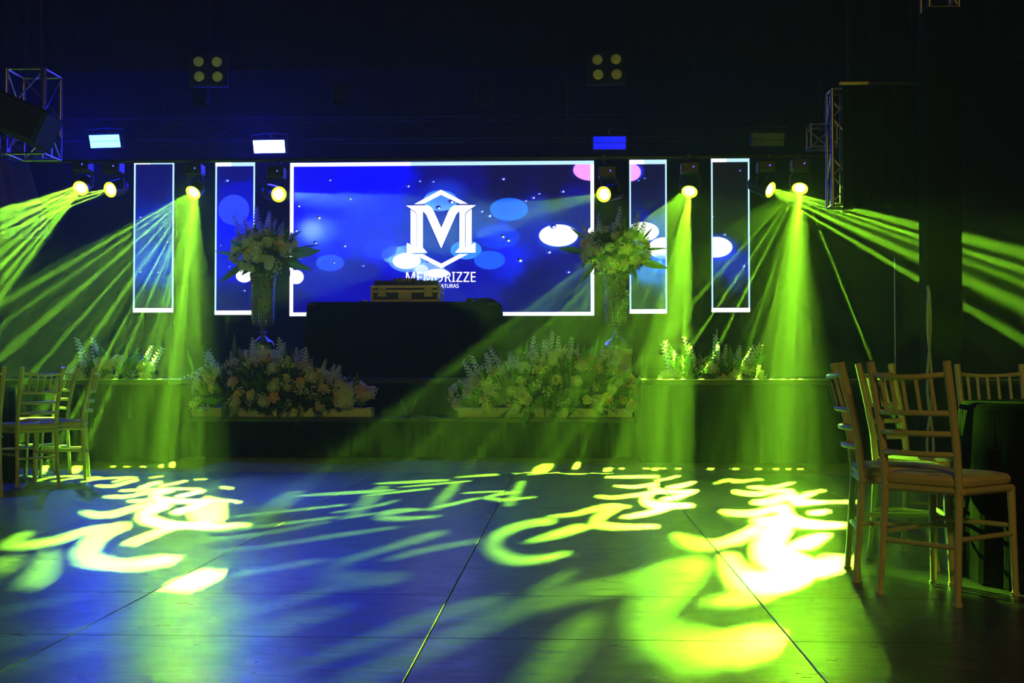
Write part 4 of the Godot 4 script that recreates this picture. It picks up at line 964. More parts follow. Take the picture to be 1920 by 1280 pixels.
# ---------------------------------------------------------------- right tower and left loudspeaker
func right_tower() -> void:
	var tw := truss("truss", "upright truss edge lit green beside the hanging black drape", Vector3(2.66, 2.5, -11.98), Vector3(2.66, 3.62, -11.98), 0.24, M.alu, 0.26, 0.018)
	var mb := MB.new()
	mb.box(Vector3(0.12, 0.58, -0.12), Vector3(0.24, 1.06, 0.01))
	part("back_sheet", mb.mesh(), M.alu, tw)
	var t := thing("hanging_drape", "black drape hanging in a big square at the right, under the ceiling", "drape", Vector3(2.985, 2.46, -11.83))
	var b := MB.new()
	for i in 24:
		var xa := -0.35 + 0.74 * i / 24.0
		var xb := -0.35 + 0.74 * (i + 1) / 24.0
		var pa := sin(xa * 40.0) * 0.012
		var pb := sin(xb * 40.0) * 0.012
		b.quad(Vector3(xa, 0, pa), Vector3(xb, 0, pb), Vector3(xb, 1.2, pb * 0.3), Vector3(xa, 1.2, pa * 0.3), Vector3(pa - pb, 0, xb - xa).normalized())
	part("cloth", b.mesh(), M.black_cloth, t)
	part("top_bar", box_mesh(Vector3(-0.25, 1.2, 0.02), Vector3(0.28, 0.03, 0.03), 0.006), M.warm_lit_alu, t)
	part("top_bar", box_mesh(Vector3(0.14, 1.2, 0.0), Vector3(0.5, 0.03, 0.03), 0.006), M.black_paint, t)
	b = MB.new()
	for x: float in [-0.3, 0.3]: b.tube([Vector3(x, 1.2, 0), Vector3(x, TOP - 2.46, 0)], 0.008, 6)
	part("hanging_wire", b.mesh(), M.black_paint, t)
	var p := thing("pillar", "black clad pillar standing behind the right-hand chairs", "pillar", Vector3(3.345, 0, -11.17))
	part("shaft", box_mesh(Vector3(0, 2.08, 0), Vector3(0.3, 4.16, 0.3), 0.015), M.black_cloth, p)
	part("base_plate", box_mesh(Vector3(0, 0.02, 0), Vector3(0.5, 0.04, 0.5), 0.006), M.black_paint, p)
	var c := thing("cable", "pale cable hanging in twisted loops down the black pillar", "cable", Vector3(3.19, 0.0, -11.0))
	for s: float in [0.0, 1.0]:
		var pts := []
		for i in 40:
			var q := i / 39.0
			var y := lerpf(1.64, 0.03, q)
			pts.append(Vector3(sin(q * 9.0 + s * PI) * 0.022 * (0.4 + q) + (0.0 if i else -0.04), y, 0.006 + cos(q * 9.0 + s * PI) * 0.006))
		pts[0] = Vector3(0.0, 1.66, -0.025)
		b = MB.new()
		b.tube(pts, 0.012, 7)
		part("strand", b.mesh(), M.cable, c)

func left_speaker() -> void:
	var t := thing("loudspeaker", "black tilted loudspeaker hanging at the left edge under the truss", "loudspeaker", Vector3(-5.22, 3.3, -11.2), 0.1)
	var tilt := Transform3D(Basis(Vector3.BACK, -0.42), Vector3.ZERO)
	var b := MB.new()
	b.box(Vector3.ZERO, Vector3(0.8, 0.34, 0.5), tilt, 0.02)
	part("cabinet", b.mesh(), M.black, t)
	b = MB.new()
	b.box(Vector3(0, 0, 0.256), Vector3(0.76, 0.3, 0.02), tilt, 0.006)
	part("front_grille", b.mesh(), M.black_paint, t)
	b = MB.new()
	for x: float in [-0.3, 0.25]: b.tube([tilt * Vector3(x, 0.17, 0), Vector3(x, TOP - 3.3, 0)], 0.01, 6)
	part("hanging_wire", b.mesh(), M.black_paint, t)
	var c := thing("brown_drape", "brown cloth panel with a slanted edge at the far left wall", "drape", Vector3(-8.0, 2.72, -16.4))
	b = MB.new()
	for i in 20:
		var u := i / 20.0
		var w := (i + 1) / 20.0
		var xa := lerpf(-0.95, 0.55, u)
		var xb := lerpf(-0.95, 0.55, w)
		var xc := lerpf(-0.95, 0.95, u)
		var xd := lerpf(-0.95, 0.95, w)
		b.quad(Vector3(xc, 0, sin(u * 50.0) * 0.02), Vector3(xd, 0, sin(w * 50.0) * 0.02), Vector3(xb, 1.3, sin(w * 50.0) * 0.008), Vector3(xa, 1.3, sin(u * 50.0) * 0.008), Vector3(cos(u * 50.0) * -0.3, 0, 1).normalized())
	part("cloth", b.mesh(), M.brown, c)
	b = MB.new()
	b.tube([Vector3(-0.95, 1.3, 0), Vector3(0.6, 1.3, 0)], 0.015, 8)
	for x: float in [-0.8, 0.5]: b.tube([Vector3(x, 1.3, 0), Vector3(x, TOP - 2.72, 0)], 0.006, 6)
	part("hanging_bar", b.mesh(), M.black_paint, c)

# ---------------------------------------------------------------- disc jockey's desk
func draped(b: MB, outline: Callable, h: float, seg: int, folds: float, flare: float, amp: float) -> void:
	# outline(angle) -> Vector2 of the table's edge; cloth falls from h to the floor with folds that deepen downwards
	var rows := [[h, -0.02, 0.0], [h - 0.008, -0.004, 0.02], [h - 0.03, 0.004, 0.08], [h * 0.75, 0.3 * flare, 0.45], [h * 0.4, 0.7 * flare, 0.8], [0.008, flare, 1.0]]
	var grid := []
	for r in rows:
		var ring := PackedVector3Array()
		for k in seg:
			var a := TAU * k / seg
			var p: Vector2 = outline.call(a)
			var d := p.normalized()
			var off: float = r[1] + amp * r[2] * (sin(a * folds) + 0.5 * sin(a * folds * 1.7 + 1.0))
			ring.append(Vector3(p.x + d.x * off, r[0], p.y + d.y * off))
		grid.append(ring)
	for i in rows.size() - 1:
		for k in seg:
			var j := (k + 1) % seg
			b.fquad(grid[i][k], grid[i][j], grid[i + 1][j], grid[i + 1][k], Vector3(0, grid[i][k].y - 0.05, 0))
	for k in seg:
		b.tri(Vector3(0, h, 0), grid[0][k], grid[0][(k + 1) % seg], Vector3.UP, Vector3.UP, Vector3.UP)

func dj_desk() -> void:
	var deck := 0.83
	var t := thing("dj_desk", "long desk under a black floor-length cloth in front of the video wall", "table", Vector3(-1.915, deck, -14.45))
	for q in [[-1, -1], [1, -1], [1, 1], [-1, 1]]:
		part("leg", box_mesh(Vector3(q[0] * 1.0, 0.42, q[1] * 0.3), Vector3(0.05, 0.84, 0.05)), M.black_paint, t)
	part("tabletop", box_mesh(Vector3(0, 0.855, 0), Vector3(2.2, 0.03, 0.74)), M.black_paint, t)
	var b := MB.new()
	draped(b, func(a: float) -> Vector2:
		var c := cos(a)
		var s := sin(a)
		return Vector2(1.125 * signf(c) * pow(absf(c), 0.22), 0.385 * signf(s) * pow(absf(s), 0.22)), 0.883, 160, 30.0, 0.06, 0.012)
	part("cloth", b.mesh(), M.black_cloth, t)
	# flight case
	var c := thing("flight_case", "black flight case on the black desk, metal edges tinted gold as by warm light", "case", Vector3(-1.89, deck + 0.885, -14.42))
	part("body", box_mesh(Vector3(0, 0.092, 0), Vector3(0.79, 0.178, 0.5), 0.004), M.black_paint, c)
	for q in [[0.178, 0.03], [0.125, 0.03], [0.014, 0.026]]:
		for s: float in [-1.0, 1.0]:
			part("edge_rail", box_mesh(Vector3(0, q[0], s * 0.252), Vector3(0.8, q[1], 0.012), 0.003), M.warm_lit_alu, c)
			part("edge_rail", box_mesh(Vector3(s * 0.397, q[0], 0), Vector3(0.012, q[1], 0.5), 0.003), M.warm_lit_alu, c)
	for sx: float in [-1.0, 1.0]:
		for sz: float in [-1.0, 1.0]:
			part("corner_post", box_mesh(Vector3(sx * 0.39, 0.095, sz * 0.249), Vector3(0.03, 0.18, 0.018), 0.003), M.warm_lit_alu, c)
			for y: float in [0.018, 0.176]:
				b = MB.new()
				b.lathe([Vector2(0, -0.024), Vector2(0.017, -0.017), Vector2(0.024, 0), Vector2(0.017, 0.017), Vector2(0, 0.024)], 10, Transform3D(Basis(), Vector3(sx * 0.39, y, sz * 0.247)))
				part("ball_corner", b.mesh(), M.warm_lit_alu, c)
	for x: float in [-0.272, 0.272]:
		var l := part("latch", box_mesh(Vector3(x, 0.115, 0.259), Vector3(0.1, 0.1, 0.012), 0.004), M.latch, c)
		part("latch_rim", box_mesh(Vector3(x, 0.165, 0.262), Vector3(0.104, 0.01, 0.016), 0.003), M.warm_lit_alu, l)
		part("latch_rim", box_mesh(Vector3(x, 0.066, 0.262), Vector3(0.104, 0.01, 0.016), 0.003), M.warm_lit_alu, l)
		part("latch_knob", box_mesh(Vector3(x, 0.115, 0.268), Vector3(0.03, 0.05, 0.012), 0.004), M.warm_lit_alu, l)
	var h := part("handle", box_mesh(Vector3(0, 0.062, 0.259), Vector3(0.16, 0.09, 0.01), 0.004), M.latch, c)
	b = MB.new()
	b.tube([Vector3(-0.065, 0.09, 0.268), Vector3(-0.06, 0.045, 0.276), Vector3(0.06, 0.045, 0.276), Vector3(0.065, 0.09, 0.268)], 0.008, 7)
	part("grip", b.mesh(), M.warm_lit_alu, h)
	part("handle_rim", box_mesh(Vector3(0, 0.107, 0.262), Vector3(0.166, 0.008, 0.014), 0.003), M.warm_lit_alu, h)
	# mixer in the case
	var x := thing("dj_mixer", "black mixing console standing in the open flight case", "mixer", Vector3(-1.89, deck + 1.068, -14.45))
	part("deck_unit", box_mesh(Vector3(-0.27, 0.037, 0), Vector3(0.22, 0.07, 0.4), 0.006), M.black_paint, x)
	part("deck_unit", box_mesh(Vector3(0.24, 0.037, 0), Vector3(0.27, 0.07, 0.4), 0.006), M.black_paint, x)
	part("mixer_unit", box_mesh(Vector3(-0.02, 0.05, 0.01), Vector3(0.27, 0.096, 0.4), 0.006), M.black_paint, x)
	for k in 9:
		var kx := -0.34 + k * 0.085
		b = MB.new()
		b.lathe([Vector2(0.012, 0), Vector2(0.012, 0.016), Vector2(0.009, 0.02), Vector2(0, 0.02)], 10, Transform3D(Basis(), Vector3(kx, 0.07 if absf(kx + 0.02) > 0.13 else 0.097, 0.12 - 0.06 * (k % 3))))
		part("knob", b.mesh(), M.black_paint if k % 4 else M.silver, x)
	var tm := TextMesh.new()
	var font := SystemFont.new()
	font.font_names = PackedStringArray(["Droid Sans"])
	font.font_italic = true
	tm.font = font
	tm.text = "Pioneer DJ"
	tm.font_size = 32
	tm.pixel_size = 0.0012
	tm.depth = 0.002
	part("lettering", tm, M.warm_lit_alu, x, Transform3D(Basis(), Vector3(-0.03, 0.078, 0.212)))
	# small things on the desk
	var hp := thing("headphones", "black headphones lying on the desk's right end", "headphones", Vector3(-1.07, deck + 0.885, -14.3), 0.3)
	b = MB.new()
	var arc := []
	for i in 13: arc.append(Vector3(cos(PI * i / 12.0) * 0.085, 0.02 + sin(PI * i / 12.0) * 0.025, -sin(PI * i / 12.0) * 0.1))
	b.tube(arc, 0.012, 8)
	part("headband", b.mesh(), M.black_paint, hp)
	for s: float in [-1.0, 1.0]:
		b = MB.new()
		b.lathe([Vector2(0, 0), Vector2(0.04, 0), Vector2(0.045, 0.02), Vector2(0.035, 0.045), Vector2(0, 0.05)], 16, Transform3D(Basis(), Vector3(s * 0.085, 0, 0.01)))
		part("ear_cup", b.mesh(), M.black, hp)
	part("badge", box_mesh(Vector3(0.085, 0.052, 0.02), Vector3(0.035, 0.008, 0.02), 0.003), M.warm_lit_alu, hp)
	var cb := thing("cloth_bundle", "crumpled black bundle at the right end of the desk", "bundle", Vector3(-0.98, deck + 0.885, -14.55))
	b = MB.new()
	b.lathe([Vector2(0.14, 0), Vector2(0.13, 0.035), Vector2(0.08, 0.06), Vector2(0, 0.07)], 14)
	part("cloth", b.mesh(), M.black_cloth, cb)
	var sm := thing("small_speaker", "tiny cream gadget left of the flight case", "gadget", Vector3(-2.38, deck + 0.885, -14.3))
	part("body", box_mesh(Vector3(0, 0.018, 0), Vector3(0.05, 0.036, 0.03), 0.006), M.cream, sm)
	part("foot", box_mesh(Vector3(-0.04, 0.009, 0), Vector3(0.05, 0.018, 0.03), 0.004), M.black, sm)

# ---------------------------------------------------------------- tables and chairs
func make_chair(label: String) -> Node3D: # faces -Z, origin on the floor under its middle
	var t := thing("chiavari_chair", label, "chair", Vector3.ZERO, 0.0, "chiavari chairs at the round tables")
	var bw := 0.165
	for s: float in [-1.0, 1.0]:
		var b := MB.new()
		b.tube([Vector3(s * 0.175, 0.012, 0.205), Vector3(s * 0.168, 0.22, 0.19), Vector3(s * bw, 0.44, 0.175), Vector3(s * bw, 0.6, 0.19), Vector3(s * (bw + 0.004), 0.78, 0.225), Vector3(s * (bw + 0.006), 0.935, 0.262)], [0.0135, 0.015, 0.0165, 0.0165, 0.0165, 0.0165], 10)
		part("back_post", b.mesh(), M.chair, t)
		b = MB.new()
		b.tube([Vector3(s * 0.185, 0.012, -0.185), Vector3(s * 0.178, 0.43, -0.17)], [0.0135, 0.0165], 10)
		part("front_leg", b.mesh(), M.chair, t)
		for z: float in [0.205, -0.185]:
			b = MB.new()
			b.lathe([Vector2(0, 0), Vector2(0.017, 0), Vector2(0.018, 0.012), Vector2(0.0135, 0.016)], 10, Transform3D(Basis(), Vector3(s * (0.175 if z > 0 else 0.185), 0, z)))
			part("foot_cap", b.mesh(), M.chair, t)
		b = MB.new()
		b.tube([Vector3(s * 0.168, 0.25, 0.187), Vector3(s * 0.181, 0.25, -0.177)], 0.0105, 8)
		part("stretcher", b.mesh(), M.chair, t)
	for q in [[-0.18, 0.28], [0.188, 0.22]]:
		var b := MB.new()
		b.tube([Vector3(-0.18, q[1], q[0]), Vector3(0.18, q[1], q[0])], 0.0105, 8)
		part("stretcher", b.mesh(), M.chair, t)
	var rails := [[0.885, 0.249], [0.735, 0.215], [0.655, 0.2], [0.575, 0.187]]
	for r in rails:
		var pts := []
		for i in 9:
			var u := i / 8.0 * 2.0 - 1.0
			pts.append(Vector3(u * bw, r[0] - (0.012 if r[0] > 0.8 else 0.0) * (1 - u * u), r[1] + 0.05 * (1 - u * u)))
		var b := MB.new()
		b.tube(pts, 0.0115, 8)
		part("back_rail", b.mesh(), M.chair, t)
	for k in 5:
		var u := (k - 2) / 3.0
		var bow := 0.05 * (1 - u * u)
		var b := MB.new()
		b.tube([Vector3(u * bw, 0.735, 0.215 + bow), Vector3(u * bw, 0.873, 0.249 + bow)], 0.0085, 8)
		part("spindle", b.mesh(), M.chair, t)
	var fr := MB.new()
	fr.box(Vector3(0, 0.432, -0.0), Vector3(0.385, 0.028, 0.375), Transform3D(), 0.01)
	part("seat_frame", fr.mesh(), M.chair, t)
	var cu := MB.new() # cushion with a rounded rim
	var prof := [[0.18, 0.446], [0.192, 0.455], [0.195, 0.472], [0.185, 0.488], [0.15, 0.496], [0.0, 0.5]]
	for i in prof.size() - 1:
		for k in 40:
			var a0 := TAU * k / 40.0
			var a1 := TAU * (k + 1) / 40.0
			var ring := func(p: Array, a: float) -> Vector3:
				var c := cos(a)
				var sn := sin(a)
				return Vector3(p[0] * signf(c) * pow(absf(c), 0.3), p[1], p[0] * 0.99 * signf(sn) * pow(absf(sn), 0.3))
			cu.fquad(ring.call(prof[i], a0), ring.call(prof[i], a1), ring.call(prof[i + 1], a1), ring.call(prof[i + 1], a0), Vector3(0, 0.45, 0))
	part("cushion", cu.mesh(), M.cushion, t)
	return t

func round_table(label: String, at: Vector3) -> void:
	var t := thing("round_table", label, "table", at, 0.0, "round tables under black cloths")
	var b := MB.new()
	b.lathe([Vector2(0, 0.735), Vector2(0.74, 0.735), Vector2(0.74, 0.757), Vector2(0, 0.757)], 40)
	part("tabletop", b.mesh(), M.black_paint, t)
	b = MB.new()
	b.lathe([Vector2(0.3, 0), Vector2(0.3, 0.03), Vector2(0.05, 0.06), Vector2(0.05, 0.735)], 20)
	part("pedestal", b.mesh(), M.black_paint, t)
	b = MB.new()
	draped(b, func(a: float) -> Vector2: return Vector2(cos(a), sin(a)) * 0.755, 0.763, 160, 22.0, 0.03, 0.018)
	part("tablecloth", b.mesh(), M.black_cloth, t)

func face(dx: float, dz: float) -> float:
	return atan2(-dx, -dz)

func tables_and_chairs() -> void:
	round_table("round table under a black cloth at the right edge, chairs around it", Vector3(2.5, 0, -5.45))
	round_table("round table under a black cloth at the left edge by the stage", Vector3(-5.4, 0, -9.95))
	var spots := [ # middle of the back posts on the floor, direction it faces
		[1.372, -4.9, 0.76, -0.65, "cream chiavari chair nearest the camera at the right table, its back to the camera"],
		[1.25, -5.48, 0.99, 0.12, "cream chiavari chair seen edge-on, leftmost at the right table"],
		[1.55, -6.05, 0.76, 0.65, "cream chiavari chair behind the edge-on chair at the right table"],
		[2.25, -6.6, 0.03, 1.0, "cream chiavari chair behind the right table, only its upper back showing"],
		[-4.17, -9.5, -0.80, -0.60, "cream chiavari chair nearest the camera at the left table"],
		[-4.06, -10.2, -0.95, 0.3, "cream chiavari chair seen edge-on, rightmost at the left table"],
		[-4.5, -10.75, -0.72, 0.69, "cream chiavari chair on the stage side of the left table"],
		[-4.18, -8.5, -0.67, -0.74, "cream chiavari chair cut off by the picture's left edge"],
	]
	var first: Node3D
	for s: Array in spots:
		var turn := face(s[2], s[3])
		var d := Vector3(s[2], 0, s[3]).normalized()
		var at := Vector3(s[0], 0, s[1]) + d * 0.2
		if first == null:
			first = make_chair(s[4])
			first.position = at
			first.rotation.y = turn
		else:
			copy_of(first, s[4], at, turn)
# ---------------------------------------------------------------- flowers
var bloom := {}
func petal(b: MB, t: Transform3D, l: float, w: float, curl: float) -> void: # a cupped petal from the origin along +Y
	var prev := []
	for i in 4:
		var u := i / 3.0
		var half: float = w * [0.25, 0.8, 1.0, 0.45][i]
		var z := curl * u * u * l
		var y := u * l
		var row := [t * Vector3(-half, y, z + half * 0.25), t * Vector3(0, y, z), t * Vector3(half, y, z + half * 0.25)]
		if i:
			for k in 2:
				var nn: Vector3 = (row[k + 1] - prev[k]).cross(row[k] - prev[k]).normalized()
				b.quad(prev[k], prev[k + 1], row[k + 1], row[k], nn)
		prev = row

func make_blooms() -> void: # each about 1 unit across, opening along +Y
	var r := RandomNumberGenerator.new()
	r.seed = 21
	var b := MB.new() # rose
	b.lathe([Vector2(0.0, -0.3), Vector2(0.24, -0.2), Vector2(0.3, 0.05), Vector2(0.2, 0.28), Vector2(0.0, 0.32)], 9)
	for ring in 3:
		for k in 5:
			var a := TAU * (k + ring * 0.37) / 5.0
			var lean: float = [0.25, 0.6, 1.0][ring]
			var t := Transform3D(Basis(Vector3.UP, a) * Basis(Vector3.RIGHT, lean), Basis(Vector3.UP, a) * Vector3(0, -0.25, 0.12))
			petal(b, t, 0.62, 0.27, 0.22)
	bloom.rose = b.mesh()
	b = MB.new() # hydrangea or carnation ball: many little florets
	for k in 46:
		var y := 1.0 - 1.5 * (k + 0.5) / 46.0
		var a := k * 2.39996
		var d := Vector3(cos(a) * sqrt(1 - y * y), y, sin(a) * sqrt(1 - y * y))
		var x := d.cross(Vector3(0.3, 0.9, 0.2)).normalized()
		var z := x.cross(d)
		var s := r.randf_range(0.1, 0.15)
		var c := d * r.randf_range(0.36, 0.5)
		for q in 4:
			var e := (x * cos(q * PI / 2 + k) + z * sin(q * PI / 2 + k)) * s
			var f := (x * cos(q * PI / 2 + k + 0.8) + z * sin(q * PI / 2 + k + 0.8)) * s
			var q1 := c + e + d * (0.1 if q % 2 else 0.02)
			var q2 := c + f + d * 0.06
			var q3 := c + e * 0.9 - f * 0.4 + d * 0.01
			var n1 := (q1 - c).cross(q2 - c).normalized()
			var n2 := (q3 - c).cross(q1 - c).normalized()
			if n1.dot(d) < 0: n1 = -n1
			if n2.dot(d) < 0: n2 = -n2
			b.tri(c, q1, q2, n1, n1, n1)
			b.tri(c, q3, q1, n2, n2, n2)
	b.lathe([Vector2(0.0, -0.25), Vector2(0.22, -0.15), Vector2(0.3, 0.05), Vector2(0.2, 0.25), Vector2(0.0, 0.3)], 9)
	bloom.ball = b.mesh()
	b = MB.new() # spike of snapdragon or stock, from y = 0 to y = 1
	b.tube([Vector3(0, -0.4, 0), Vector3(0, 0.95, 0)], [0.02, 0.012], 5)
	for k in 26:
		var y := 0.05 + 0.95 * k / 26.0
		var a := k * 2.2
		var s := lerpf(0.2, 0.08, k / 26.0)
		var d := Vector3(cos(a), 0.45, sin(a)).normalized()
		for q in 3:
			var t := Transform3D(Basis(Vector3.UP, -a + PI / 2) * Basis(Vector3.RIGHT, 0.8 + 0.3 * q) * Basis(Vector3.BACK, (q - 1) * 0.7), Vector3(0, y, 0) + d * s * 0.25)
			petal(b, t, s, s * 0.42, 0.3)
	bloom.spike = b.mesh()
	b = MB.new() # spray of tiny filler blossoms
	for k in 14:
		var d := Vector3(r.randf_range(-1, 1), r.randf_range(0.35, 1.2), r.randf_range(-1, 1)).normalized() * r.randf_range(0.32, 0.55)
		b.tube([Vector3(0, -0.2, 0), d * 0.6 + Vector3(0, 0.05, 0), d], 0.008, 3, false)
		var s := r.randf_range(0.05, 0.085)
		for f in 8:
			var sx := 1.0 if f & 1 else -1.0
			var sy := 1.0 if f & 2 else -1.0
			var sz := 1.0 if f & 4 else -1.0
			var nn := Vector3(sx, sy, sz).normalized()
			b.tri(d + Vector3(sx * s, 0, 0), d + Vector3(0, sy * s, 0), d + Vector3(0, 0, sz * s), nn, nn, nn)
	bloom.spray = b.mesh()
	b = MB.new() # pointed leaf along +Y, 1 long
	var prev := []
	for i in 7:
		var u := i / 6.0
		var half: float = 0.15 * sin(PI * pow(u, 0.75)) + 0.002
		var z := 0.22 * u * u
		var row := [Vector3(-half, u, z + half * 0.5), Vector3(0, u, z), Vector3(half, u, z + half * 0.5)]
		if i:
			for k in 2:
				var nn: Vector3 = (row[k + 1] - prev[k]).cross(row[k] - prev[k]).normalized()
				b.quad(prev[k], prev[k + 1], row[k + 1], row[k], nn)
		prev = row
	bloom.leaf = b.mesh()

func out_basis(d: Vector3, spin: float) -> Basis: # +Y along d
	d = d.normalized()
	var x := d.cross(Vector3(0.31, 0.2, 0.93)).normalized()
	return Basis(x, d, x.cross(d)) * Basis(Vector3.UP, spin)

func put_bloom(t: Node3D, kind: String, m: Material, at: Vector3, d: Vector3, size: float, wide := 1.0) -> void:
	part({"rose": "rose", "ball": "hydrangea", "spike": "snapdragon", "spray": "filler_spray", "leaf": "leaf"}[kind], bloom[kind], m, t, Transform3D(out_basis(d, rng.randf() * TAU).scaled_local(Vector3(size * wide, size, size * wide)), at))

func mound(called: String, label: String, at: Vector3, half: Vector3, n: Dictionary, crest: Callable, full := false, group := "") -> Node3D:
	# an arrangement: blooms over a half (or full) ellipsoid of foliage; crest(u) lifts its outline along x
	var t := thing(called, label, "flowers", at, 0.0, group)
	var core := MB.new()
	for k in n.get("core", 240):
		var u := rng.randf_range(-1, 1)
		var a := rng.randf_range(-0.3, PI + 0.3) if not full else rng.randf() * TAU
		var s := sqrt(1.0 - u * u * 0.8)
		var p := Vector3(u * half.x, sin(a) * half.y * s * crest.call(u), cos(a) * half.z * s) * rng.randf_range(0.35, 0.8)
		var d := Vector3(p.x / half.x * 0.6 + rng.randf_range(-0.6, 0.6), p.y / half.y + rng.randf_range(-0.4, 0.6), p.z / half.z + rng.randf_range(-0.6, 0.6))
		var bs := out_basis(d, rng.randf() * TAU)
		var l := rng.randf_range(0.09, 0.18)
		for i in 2:
			var w := 0.028
			var q := [p, p + bs * Vector3(w * (1 if i else -1), l * 0.5, 0.01), p + bs * Vector3(0, l, 0.03)]
			var nn: Vector3 = (bs * Vector3(0.2 if i else -0.2, 0.1, 1)).normalized()
			core.tri(q[0], q[1], q[2], nn, nn, nn)
	part("foliage", core.mesh(), M.matte_leaf, t).set_meta("kind", "stuff")
	for kind: String in ["rose", "ball", "spike", "spray", "leaf"]:
		for k in n.get(kind, 0):
			var u := rng.randf_range(-1, 1)
			var a := rng.randf_range(-0.15, PI * 0.75) if not full else rng.randf_range(-1.1, PI * 0.9)
			if kind == "spike": a = rng.randf_range(PI * 0.3, PI * 0.7)
			var s := sqrt(maxf(1.0 - u * u * 0.85, 0.05))
			var cr: float = crest.call(u)
			var dir := Vector3(u * 0.7, sin(a), cos(a))
			var p := Vector3(u * half.x, sin(a) * half.y * s * cr, cos(a) * half.z * s)
			match kind:
				"rose": put_bloom(t, kind, [M.petal_cream, M.petal_peach, M.petal_white, M.petal_cream][rng.randi() % 4], p * 0.96, dir, rng.randf_range(0.07, 0.1))
				"ball": put_bloom(t, kind, M.petal_white if rng.randf() < 0.8 else M.petal_cream, p * 0.92, dir, rng.randf_range(0.09, 0.15))
				"spike": put_bloom(t, kind, M.petal_lilac if rng.randf() < 0.35 else M.petal_white, p * 0.8, Vector3(u * 0.5 + rng.randf_range(-0.25, 0.25), 1.0, rng.randf_range(-0.1, 0.35)), rng.randf_range(0.2, 0.36), 0.75)
				"spray": put_bloom(t, kind, M.petal_white, p * 0.97, dir, rng.randf_range(0.1, 0.16))
				"leaf": put_bloom(t, kind, M.leaf if rng.randf() < 0.5 else M.matte_leaf, p * 0.8, dir + Vector3(rng.randf_range(-0.5, 0.5), rng.randf_range(-0.4, 0.5), 0), rng.randf_range(0.14, 0.26))
	return t

func big_leaves(t: Node3D, list: Array, m: Material) -> void: # [x, y, z, direction x, y, z, length, width]
	for q: Array in list:
		part("large_leaf", bloom.leaf, m, t, Transform3D(out_basis(Vector3(q[3], q[4], q[5]), q[8] if q.size() > 8 else 0.0).scaled_local(Vector3(q[6] * q[7], q[6], q[6])), Vector3(q[0], q[1], q[2])))

func vase(label: String, at: Vector3) -> void:
	var t := thing("crystal_vase", label, "vase", at, 0.0, "tall crystal vases")
	var b := MB.new()
	b.lathe([Vector2(0.0, 0.0), Vector2(0.135, 0.0), Vector2(0.135, 0.05), Vector2(0.12, 0.09), Vector2(0.07, 0.125), Vector2(0.03, 0.16), Vector2(0.022, 0.185)], 32)
	part("foot", b.mesh(), M.silver, t)
	b = MB.new()
	b.lathe([Vector2(0.022, 0.18), Vector2(0.045, 0.2), Vector2(0.022, 0.22), Vector2(0.03, 0.24), Vector2(0.05, 0.26)], 24)
	part("stem", b.mesh(), M.silver, t)
	var prof := [Vector2(0.03, 0.25), Vector2(0.08, 0.27), Vector2(0.115, 0.31), Vector2(0.127, 0.36), Vector2(0.125, 0.55), Vector2(0.126, 0.7), Vector2(0.14, 0.82), Vector2(0.15, 0.88)]
	b = MB.new()
	b.lathe(prof + [Vector2(0.135, 0.875), Vector2(0.115, 0.7), Vector2(0.11, 0.4), Vector2(0.0, 0.33)], 32)
	var bowl := part("bowl", b.mesh(), M.bowl, t)
	b = MB.new() # cut crystal studs in rows
	for row in 23:
		var y := 0.285 + row * 0.0258
		var rad := 0.1
		for i in prof.size() - 1:
			if y >= prof[i].y and y <= prof[i + 1].y: rad = lerpf(prof[i].x, prof[i + 1].x, (y - prof[i].y) / (prof[i + 1].y - prof[i].y))
		for k in 30:
			var a := TAU * k / 30.0
			var d := Vector3(cos(a), 0, sin(a))
			var s := Vector3(-sin(a), 0, cos(a)) * 0.0095
			var u := Vector3(0, 0.0095, 0)
			var c := d * (rad + 0.001) + Vector3(0, y, 0)
			var tip := c + d * 0.009
			for q in 4:
				var p0: Vector3 = c + [s + u, u - s, -s - u, s - u][q]
				var p1: Vector3 = c + [u - s, -s - u, s - u, s + u][q]
				var nn := (p1 - p0).cross(tip - p0).normalized()
				if nn.dot(d) < 0: nn = -nn
				b.tri(p0, p1, tip, nn, nn, nn)
	part("crystal_studs", b.mesh(), M.crystal, bowl).set_meta("kind", "stuff")

